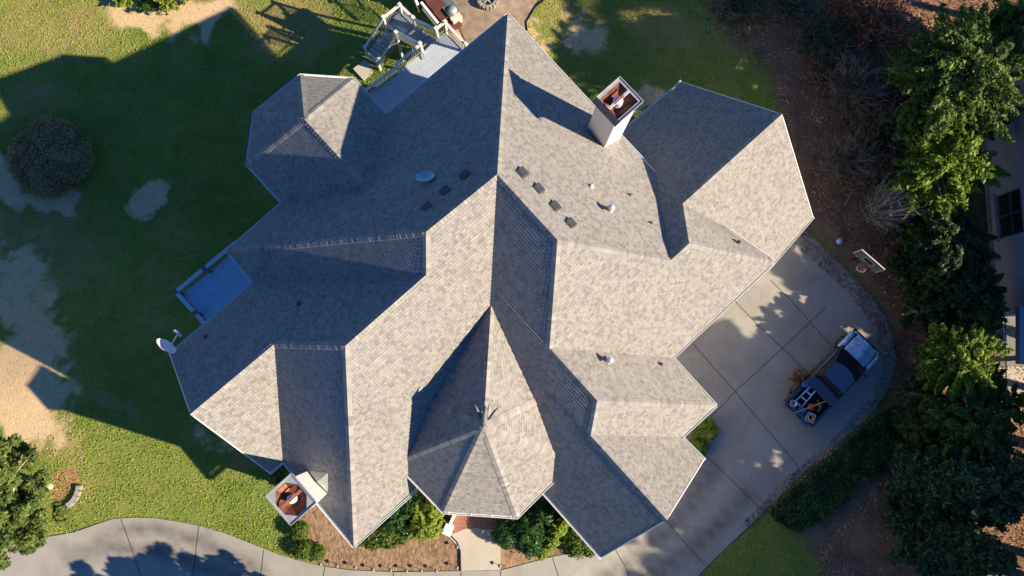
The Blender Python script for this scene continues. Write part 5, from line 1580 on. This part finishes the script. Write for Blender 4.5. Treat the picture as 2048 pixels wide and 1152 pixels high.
for k in range(12):
    a = 2 * math.pi * k / 12
    for s in (-1, 1):
        p0 = cc + Vector((math.cos(a), math.sin(a), 0)) * 0.23; a2 = a + s * math.pi / 6
        p1 = cc + Vector((math.cos(a2) * 0.15, math.sin(a2) * 0.15, -0.22)); p2 = cc + Vector((math.cos(a) * 0.12, math.sin(a) * 0.12, -0.40))
        mb.tube([p0, p1, p2], 0.006, 4, caps=False)
mb.build('net', M['net'], hp)
mb = MB(); mb.tube([(0, 0.75, 0), (0, 0.75, 2.4), (0, 0.05, 2.9)], 0.055, 10); mb.tube([(0, 0.75, 2.0), (0, 0.05, 2.6)], 0.03, 8); mb.build('pole', M['black'], hp)
q = gat(1676, 484); mb = MB(); mb.lathe((0, 0, 0), [(0.2 * math.sin(math.pi * i / 12) * 0.9, 0.18 - 0.18 * math.cos(math.pi * i / 12)) for i in range(13)], 24)
o = mb.build('ball', M['ball']); o.location = (q.x, q.y, q.z + 0.02); tag(o, 'pale blue and white ball lying left of the basketball hoop', 'ball')
# ------------------------------------------------------------------ pickup truck
fr, re_ = at(1735, 682, 0.8), at(1594, 829, 0.8)
ta = math.atan2(fr.y - re_.y, fr.x - re_.x)
TL = (fr - re_).length
trk = empty('pickup_truck', re_.lerp(fr, 0.5) * Vector((1, 1, 0)) if False else ((re_.x + fr.x) / 2, (re_.y + fr.y) / 2, 0.05), ta, 'dark blue pickup truck with a loaded open bed on the shaded drive', 'pickup truck')
HL = TL / 2; HW = 0.95
def loft(mb, secs, close=True):
    """secs: list of rings of equal length"""
    n = len(secs[0]); vs = [p for s in secs for p in s]; fs = []
    for i in range(len(secs) - 1):
        for k in range(n if close else n - 1):
            k2 = (k + 1) % n
            fs.append((i * n + k, i * n + k2, (i + 1) * n + k2, (i + 1) * n + k))
    mb.mesh(vs, fs, True)
    mb.face(list(reversed(secs[0]))); mb.face(secs[-1])
def sec(x, w, z0, z1, r=0.12, wt=None):
    wt = wt if wt is not None else w
    return [Vector((x, -w, z0)), Vector((x, -w, (z0 + z1) / 2)), Vector((x, -w, z1 - r)), Vector((x, -wt + r * 0.4, z1 - r * 0.3)), Vector((x, -wt + r * 1.6, z1)), Vector((x, 0, z1 + 0.015)),
            Vector((x, wt - r * 1.6, z1)), Vector((x, wt - r * 0.4, z1 - r * 0.3)), Vector((x, w, z1 - r)), Vector((x, w, (z0 + z1) / 2)), Vector((x, w, z0))]
# body: cab tub and nose
mb = MB()
loft(mb, [sec(-HL + 1.72, HW, 0.42, 1.12), sec(-HL + 1.9, HW, 0.40, 1.16), sec(0.9, HW, 0.40, 1.16), sec(HL - 1.55, HW, 0.40, 1.12), sec(HL - 0.75, HW * 0.98, 0.40, 1.04), sec(HL - 0.25, HW * 0.94, 0.42, 0.96), sec(HL - 0.08, HW * 0.86, 0.46, 0.86)])
body = mb.build('body', M['paint'], trk)
# hood with centre bulge
mb = MB()
hs = []
for x, w, z in ((HL - 1.33, 0.70, 1.17), (HL - 1.0, 0.72, 1.17), (HL - 0.5, 0.70, 1.10), (HL - 0.16, 0.62, 1.00)):
    hs.append([Vector((x, -w, z - 0.04)), Vector((x, -w + 0.06, z)), Vector((x, -0.36, z + 0.01)), Vector((x, -0.30, z + 0.05)), Vector((x, 0.30, z + 0.05)), Vector((x, 0.36, z + 0.01)), Vector((x, w - 0.06, z)), Vector((x, w, z - 0.04)), Vector((x, 0, z - 0.16))])
loft(mb, hs); mb.build('hood', M['paint_sky_glare'], trk)
for s in (-1, 1):
    mb = MB(); loft(mb, [[Vector((x, s * 0.78, z - 0.12)), Vector((x, s * 0.78, z)), Vector((x, s * 0.90, z)), Vector((x, s * 1.0, z - 0.06)), Vector((x, s * 1.02, z - 0.25)), Vector((x, s * 0.9, z - 0.3))] for x, z in ((HL - 1.4, 1.02), (HL - 1.1, 1.09), (HL - 0.6, 1.06), (HL - 0.22, 0.92))])
    mb.build('fender', M['paint_sky_glare'], trk)
# greenhouse
RF = 1.74
x0, x1, x2, x3 = -HL + 2.10, -HL + 2.28, -HL + 3.25, -HL + 4.18     # rear window base, roof back, roof front, windscreen base
def ring_at(x, w, z): return Vector((x, w, z))
mb = MB()
rp = [(x1, -0.70), (x2 - 0.05, -0.70), (x2 + 0.10, -0.35), (x2 + 0.15, 0), (x2 + 0.10, 0.35), (x2 - 0.05, 0.70), (x1, 0.70)]
mb.mesh([(x, y, RF + 0.03 - 0.03 * (abs(y) / .7) ** 2) for x, y in rp] + [(x, y, RF - 0.05) for x, y in rp], [tuple(range(7)), tuple(range(13, 6, -1))] + [(i, i + 7, (i + 1) % 7 + 7, (i + 1) % 7) for i in range(7)])
M['paint_roof'] = plain('roof_paint', (0.030, 0.052, 0.090), 0.25, 0.1, var=0.08, spec=0.9, coat=0.8)
mb.build('cab_roof', M['paint_roof'], trk, bevel=0.02)
mb = MB()
wb = [(x3, -0.82), (x3 + 0.10, -0.4), (x3 + 0.13, 0), (x3 + 0.10, 0.4), (x3, 0.82)]
wt = [(x2 - 0.05, -0.68), (x2 + 0.09, -0.35), (x2 + 0.14, 0), (x2 + 0.09, 0.35), (x2 - 0.05, 0.68)]
for i in range(4): mb.face([(*wb[i], 1.16), (*wb[i + 1], 1.16), (*wt[i + 1], RF - 0.03), (*wt[i], RF - 0.03)], True)
mb.build('windscreen', M['glass'], trk)
mb = MB(); mb.face([(x0, 0.82, 1.14), (x0, -0.82, 1.14), (x1, -0.68, RF - 0.03), (x1, 0.68, RF - 0.03)]); mb.build('rear_window', M['glass'], trk)
for s in (-1, 1):
    mb = MB(); mb.face([(x0, s * 0.88, 1.14), (x3, s * 0.86, 1.14), (x2 - 0.05, s * 0.70, RF - 0.04), (x1, s * 0.70, RF - 0.04)]); mb.build('side_window', M['glass'], trk)
    mb = MB(); mb.beam((x3, s * 0.85, 1.15), (x2 - 0.05, s * 0.70, RF), 0.07, 0.07); mb.beam((x0, s * 0.86, 1.14), (x1, s * 0.70, RF), 0.10, 0.08); mb.beam(((x1 + x2) / 2, s * 0.88, 1.14), ((x1 + x2) / 2, s * 0.71, RF), 0.07, 0.05)
    mb.build('pillar', M['paint'], trk)
    mb = MB(); mb.box((x3 - 0.22, s * 1.06, 1.22), (0.14, 0.22, 0.20)); mb.build('wing_mirror', M['paint'], trk, bevel=0.03)
    mb = MB(); mb.box((HL - 0.16, s * 0.70, 0.82), (0.14, 0.26, 0.2)); mb.build('headlight', M['lamp_clear'], trk, bevel=0.03)
    mb = MB(); mb.box((-HL + 0.03, s * 0.88, 0.85), (0.07, 0.14, 0.30)); mb.build('tail_light', M['lamp_red'], trk, bevel=0.02)
mb = MB(); mb.box((HL - 0.07, 0, 0.78), (0.06, 1.0, 0.24)); mb.build('grille', M['black'], trk, bevel=0.02)
mb = MB(); mb.box((HL + 0.02, 0, 0.52), (0.18, 1.75, 0.2)); mb.build('front_bumper', M['black'], trk, bevel=0.05)
mb = MB(); mb.box((-HL - 0.04, 0, 0.52), (0.16, 1.7, 0.16)); mb.build('rear_bumper', M['rim'], trk, bevel=0.04)
# bed
bx0, bx1 = -HL + 0.08, -HL + 2.0
mb = MB(); mb.box(((bx0 + bx1) / 2, 0, 0.66), (bx1 - bx0, 1.6, 0.06)); mb.build('bed_floor', M['bedliner'], trk)
for s in (-1, 1):
    mb = MB(); mb.box(((bx0 + bx1) / 2, s * 0.87, 0.80), (bx1 - bx0, 0.16, 0.66)); mb.build('bed_side', M['paint'], trk, bevel=0.03)
mb = MB(); mb.box((bx0, 0, 0.84), (0.09, 1.62, 0.56)); mb.build('tailgate', M['paint'], trk, bevel=0.025)
mb = MB(); mb.box((bx1 + 0.02, 0, 0.84), (0.06, 1.62, 0.6)); mb.build('bed_front', M['paint'], trk)
for sx in (-1, 1):
    for s in (-1, 1):
        xw = (HL - 0.92) if sx > 0 else (-HL + 1.05)
        mb = MB(); Q = Matrix.Rotation(R(90), 3, 'X')
        mb.lathe((xw, s * 0.88, 0.38), [(0.22, -0.13), (0.36, -0.12), (0.39, -0.06), (0.39, 0.06), (0.36, 0.12), (0.22, 0.13)], 28, M=Q); w_ = mb.build('tyre', M['tyre'], trk)
        mb = MB(); mb.lathe((xw, s * 0.88, 0.38), [(0.0, -0.08), (0.10, -0.10), (0.23, -0.11), (0.23, 0.11), (0.10, 0.10), (0.0, 0.08)], 20, M=Q); mb.build('rim', M['rim'], w_)
        mb = MB()
        fl = [Vector((xw + math.cos(a) * 0.46, s * 0.97, 0.38 + math.sin(a) * 0.46)) for a in [math.pi * k / 12 for k in range(13)]]
        mb.tube(fl, 0.035, 6); mb.build('wheel_arch', M['black'], trk)
mb = MB(); mb.box((-HL + 1.75, 0, 1.12), (0.50, 1.84, 0.26)); mb.box((-HL + 1.75, 0, 1.26), (0.54, 1.88, 0.035))
tb = mb.build('toolbox', plain('toolbox_blue_grey', (0.06, 0.085, 0.12), 0.4, 0.3), None, bevel=0.015)
tb.location = trk.location; tb.rotation_euler = trk.rotation_euler; tag(tb, 'blue grey toolbox lying across the front of the truck bed', 'toolbox')
# load: placed in truck coordinates, each its own thing
TM = Matrix.Translation(trk.location) @ Matrix.Rotation(ta, 4, 'Z')
def load(name, lx, ly, lz, rz, label, cat):
    p = TM @ Vector((lx, ly, lz)); return empty(name, p, ta + rz, label, cat)
q = load('step_ladder', -HL + 0.95, 0.42, 1.02, R(4), 'pale blue metal step ladder lying in the truck bed', 'ladder')
for s, dy in ((-1, 0.0), (1, 0.0)):
    mb = MB(); mb.beam((-0.65, s * 0.24, -0.10), (0.62, s * 0.17, 0.18), 0.05, 0.07); mb.build('rail', M['alu'], q)
for k in range(4):
    t = k / 3; mb = MB(); mb.beam((-0.55 + 1.15 * t, -0.23 + 0.05 * t, -0.08 + 0.25 * t), (-0.55 + 1.15 * t, 0.23 - 0.05 * t, -0.08 + 0.25 * t), 0.09, 0.03); mb.build('rung', M['alu'], q)
mb = MB()
for s in (-1, 1): mb.beam((-0.45, s * 0.20 - 0.05, -0.16), (0.55, s * 0.14 - 0.05, 0.02), 0.035, 0.04)
mb.build('rear_leg', M['alu'], q)
q = load('wooden_pole', -HL + 0.72, -0.12, 1.20, R(-24), 'long pale wooden pole lying diagonally across the truck bed', 'pole')
mb = MB(); mb.tube([(-0.95, 0, -0.03), (0.95, 0, 0.05)], 0.022, 8); o = mb.build('shaft', M['wood_pole'], q)
q = load('square_tub', -HL + 0.30, -0.50, 0.72, R(22), 'pale blue tub filled with coiled orange rope in the truck bed', 'tub')
mb = MB()
for r0_, r1_, z0_, z1_ in ((0.24, 0.30, 0.0, 0.42),):
    for i in range(4):
        a, b_ = R(45 + 90 * i), R(135 + 90 * i)
        for rr_, flip in ((1.0, 0), (0.9, 1)):
            p = [Vector((math.cos(a) * r0_ * rr_, math.sin(a) * r0_ * rr_, z0_)), Vector((math.cos(b_) * r0_ * rr_, math.sin(b_) * r0_ * rr_, z0_)), Vector((math.cos(b_) * r1_ * rr_, math.sin(b_) * r1_ * rr_, z1_)), Vector((math.cos(a) * r1_ * rr_, math.sin(a) * r1_ * rr_, z1_))]
            mb.face(p[::-1] if flip else p)
        mb.beam(Vector((math.cos(a) * r1_, math.sin(a) * r1_, z1_)), Vector((math.cos(b_) * r1_, math.sin(b_) * r1_, z1_)), 0.05, 0.03)
mb.build('tub_wall', M['alu'], q)
mb = MB()
rd = random.Random(9)
mb.tube([(0.14 * math.cos(k * 0.9) + rd.uniform(-.04, .04), 0.14 * math.sin(k * 0.9) + rd.uniform(-.04, .04), 0.30 + k * 0.004 + rd.uniform(0, .04)) for k in range(34)], 0.028, 6); mb.build('rope', M['orange'], q)
q = load('bucket', -HL + 0.20, 0.62, 0.72, 0.2, 'grey bucket with pale rim in the rear corner of the truck bed', 'bucket')
mb = MB(); mb.lathe((0, 0, 0), [(0.0, 0.02), (0.14, 0.02), (0.17, 0.38), (0.185, 0.38), (0.185, 0.41), (0.165, 0.41)], 20); mb.build('pail', M['galv'], q)
mb = MB(); mb.tube([(0.18 * math.cos(a), 0.05 * 0 + 0.18 * math.sin(a) * 0.2 + 0.0, 0.40 + 0.16 * math.sin(a)) for a in [math.pi * k / 10 for k in range(11)]], 0.008, 5); mb.build('handle', M['galv'], q)
q = load('red_bag', -HL + 0.78, -0.22, 0.72, 0.6, 'small red bag beside the ladder in the truck bed', 'bag')
mb = MB(); mb.lathe((0, 0, 0), [(0.0, 0.0), (0.20, 0.02), (0.23, 0.15), (0.18, 0.30), (0.08, 0.36), (0, 0.37)], 10); mb.build('sack', M['red'], q)
mb = MB(); mb.tube([(-0.1, 0, 0.33), (0, 0, 0.46), (0.1, 0, 0.33)], 0.015, 6); mb.build('strap', M['black'], q)
q = load('blue_cooler', -HL + 0.27, 0.05, 0.72, 0.1, 'dark blue cooler box at the tailgate of the truck', 'cooler')
mb = MB(); mb.box((0, 0, 0.14), (0.34, 0.42, 0.28)); mb.build('tub', M['blue'], q, bevel=0.03); mb = MB(); mb.box((0, 0, 0.31), (0.36, 0.44, 0.06)); mb.build('lid', plain('cooler_lid', (0.06, 0.10, 0.22), 0.5), q, bevel=0.02)
q = load('hose_reel', -HL + 1.30, 0.93, 1.16, 0.5, 'blue hose reel with pale hub resting on the left bed rail', 'hose reel')
mb = MB(); mb.tube([(0.12 * math.cos(a), 0.12 * math.sin(a), 0.05 + 0.008 * i) for i, a in enumerate([2 * math.pi * k / 16 for k in range(40)])], 0.032, 6); mb.build('hose', M['blue'], q)
mb = MB(); mb.lathe((0, 0, 0), [(0.0, 0.16), (0.05, 0.16), (0.06, 0.04), (0.0, 0.03)], 12); mb.build('hub', M['galv'], q)
mb = MB(); mb.box((0.02, -0.2, 0.03), (0.30, 0.05, 0.05), 0.5); mb.box((0.1, -0.12, 0.03), (0.05, 0.24, 0.05), 0.9); mb.build('frame', M['rust_light'], q)
for i, (lx, ly, rz_, lab) in enumerate([(1.25, -0.40, 0.9, 'orange brown scrap board lying in the truck bed beside the toolbox'), (1.1, -0.62, 0.3, 'small pale scrap board at the right wall of the truck bed')]):
    mb = MB(); mb.box((0, 0, 0), (0.42, 0.09, 0.05)); mb.box((0.05, 0.03, 0.04), (0.22, 0.06, 0.04), 0.7)
    o = mb.build('scrap_board', M['orange'] if i == 0 else M['wood_pole']); p = TM @ Vector((-HL + lx, ly, 0.76)); o.location = p; o.rotation_euler = (0, 0, ta + rz_); tag(o, lab, 'board')
# small dry bush left of the bed
q = gat(1594, 752); twigs('dry_bush', q.x, q.y, 0.45, 0.5, 40, 'twig', 'small dark dry bush on the drive beside the truck bed', seed=400, leafmat='russet', leafn=120, leaf=0.12)
# ------------------------------------------------------------------ neighbouring brick house at the right edge
nb = empty('neighbouring_house', (27.7, 12, -0.2), 0, 'whitewashed brick house with a dark framed window, cut by the right edge', 'house')
XW = 27.75
def nloc(x, y, z): return Vector((x - 27.7, y - 12, z + 0.2))
YN, YS = 17.2, 4.15
wy0, wy1, wz0, wz1 = 8.35, 10.75, 1.0, 3.0
mb = MB()
def wallq(y0, y1, z0, z1): mb.face([nloc(XW, y0, z0), nloc(XW, y0, z1), nloc(XW, y1, z1), nloc(XW, y1, z0)])
wallq(YS, wy0, -0.2, 6.2); wallq(wy1, YN, -0.2, 6.2); wallq(wy0, wy1, -0.2, wz0); wallq(wy0, wy1, wz1, 6.2)
mb.face([nloc(XW, YS, -0.2), nloc(XW + 9, YS, -0.2), nloc(XW + 9, YS, 6.2), nloc(XW, YS, 6.2)])
mb.face([nloc(XW, YN, -0.2), nloc(XW, YN, 6.2), nloc(XW + 9, YN, 6.2), nloc(XW + 9, YN, -0.2)])
mb.build('wall', M['brick_grey'], nb)
mb = MB()
for y0, y1, z0, z1 in ((wy0, wy1, wz0, wz0 + .09), (wy0, wy1, wz1 - .09, wz1), (wy0, wy0 + .09, wz0, wz1), (wy1 - .09, wy1, wz0, wz1), ((wy0 + wy1) / 2 - .05, (wy0 + wy1) / 2 + .05, wz0, wz1), (wy0, wy1, 2.02, 2.1)):
    mb.box(nloc(XW + 0.05, (y0 + y1) / 2, (z0 + z1) / 2), (0.10, y1 - y0, z1 - z0))
wf = mb.build('window', M['frame_dark'], nb)
mb = MB(); mb.face([nloc(XW + 0.08, wy0, wz0), nloc(XW + 0.08, wy0, wz1), nloc(XW + 0.08, wy1, wz1), nloc(XW + 0.08, wy1, wz0)]); mb.build('glass', M['glass'], wf)
mb = MB(); mb.box(nloc(XW - 0.06, (wy0 + wy1) / 2, wz0 - 0.06), (0.2, wy1 - wy0 + 0.3, 0.1)); mb.build('sill', M['brick_grey'], wf)
mb = MB(); mb.beam(nloc(XW - 0.03, YS, 0.35), nloc(XW - 0.03, YN, 0.35), 0.08, 0.12); mb.build('brick_ledge', M['stone'], nb)
mb = MB(); mb.face([nloc(XW - 0.3, YS - .4, 6.0), nloc(XW + 5, YS - .4, 9.5), nloc(XW + 5, YN + .4, 9.5), nloc(XW - 0.3, YN + .4, 6.0)]); mb.face([nloc(XW + 10, YS - .4, 6.0), nloc(XW + 10, YN + .4, 6.0), nloc(XW + 5, YN + .4, 9.5), nloc(XW + 5, YS - .4, 9.5)])
mb.build('roof', M['cap_dark'], nb)
# covered patio: slab, beam, column
a, b_, c, d_ = gat(1988, 628), gat(2075, 628), gat(2075, 792), gat(1986, 792)
mid1, mid2 = gat(1986, 732), gat(2075, 732)
slab('pavement', [(a.x, a.y), (mid1.x, mid1.y), (mid2.x, mid2.y), (b_.x, b_.y)], 0.06, concrete_mat('patio_grey', (0.25, 0.24, 0.23), 0.4), step=0.5)
slab('pavement', [(mid1.x, mid1.y - 0.02), (d_.x, d_.y), (c.x, c.y), (mid2.x, mid2.y - 0.02)], 0.03, M['walk'], step=0.5)
p0, p1 = at(2043, 614, 2.6), at(2043, 728, 2.6)
mb = MB(); mb.beam(p0 - nb.location, p1 - nb.location, 0.42, 0.35); mb.build('patio_beam', plain('beam_paint', (0.30, 0.33, 0.40), 0.6), nb, bevel=0.01)
pcol = at(2034, 716, 2.4); mb = MB(); mb.box((pcol.x - 27.7, pcol.y - 12, 1.3), (0.26, 0.26, 2.6)); mb.build('patio_column', M['cap_grey'], nb, bevel=0.01)
g_ = at(1999, 672, 0.9)
gr = empty('barbecue_grill', (g_.x, g_.y, 0.06), R(90), 'covered metal barbecue grill on the shaded neighbouring patio', 'grill')
mb = MB(); mb.box((0, 0, 0.42), (0.9, 0.5, 0.75)); mb.build('cabinet', M['black'], gr, bevel=0.02)
mb = MB(); mb.tube([(-0.42, 0, 0.92), (0.42, 0, 0.92)], 0.24, 16); mb.build('lid', plain('grill_lid', (0.20, 0.23, 0.27), 0.3, 0.5), gr)
mb = MB(); mb.box((-0.62, 0, 0.82), (0.30, 0.48, 0.05)); mb.box((0.62, 0, 0.82), (0.30, 0.48, 0.05)); mb.build('side_shelf', M['cap_dark'], gr, bevel=0.01)
mb = MB(); mb.tube([(-0.32, -0.27, 0.98), (0.32, -0.27, 0.98)], 0.018, 8); mb.build('handle', M['galv'], gr)
p0, p1 = gat(1984, 642), gat(1986, 790)
fn = empty('metal_fence', p0, 0, 'black metal picket fence along the edge of the neighbouring patio', 'fence')
d = (p1 - p0); n = 34
mb = MB(); mb.beam(Vector((0, 0, 1.15)), d + Vector((0, 0, 1.15)), 0.04, 0.04); mb.beam(Vector((0, 0, 0.15)), d + Vector((0, 0, 0.15)), 0.04, 0.04); mb.build('rail', M['black'], fn)
mb = MB()
for k in range(n): p = d * (k / (n - 1)); mb.beam(p + Vector((0, 0, 0.02)), p + Vector((0, 0, 1.25)), 0.018, 0.018, up=(1, 0, 0))
mb.build('pickets', M['black'], fn)
for k in range(4): mb = MB(); p = d * (k / 3); mb.box(p + Vector((0, 0, 0.65)), (0.07, 0.07, 1.3)); mb.build('post', M['black'], fn)
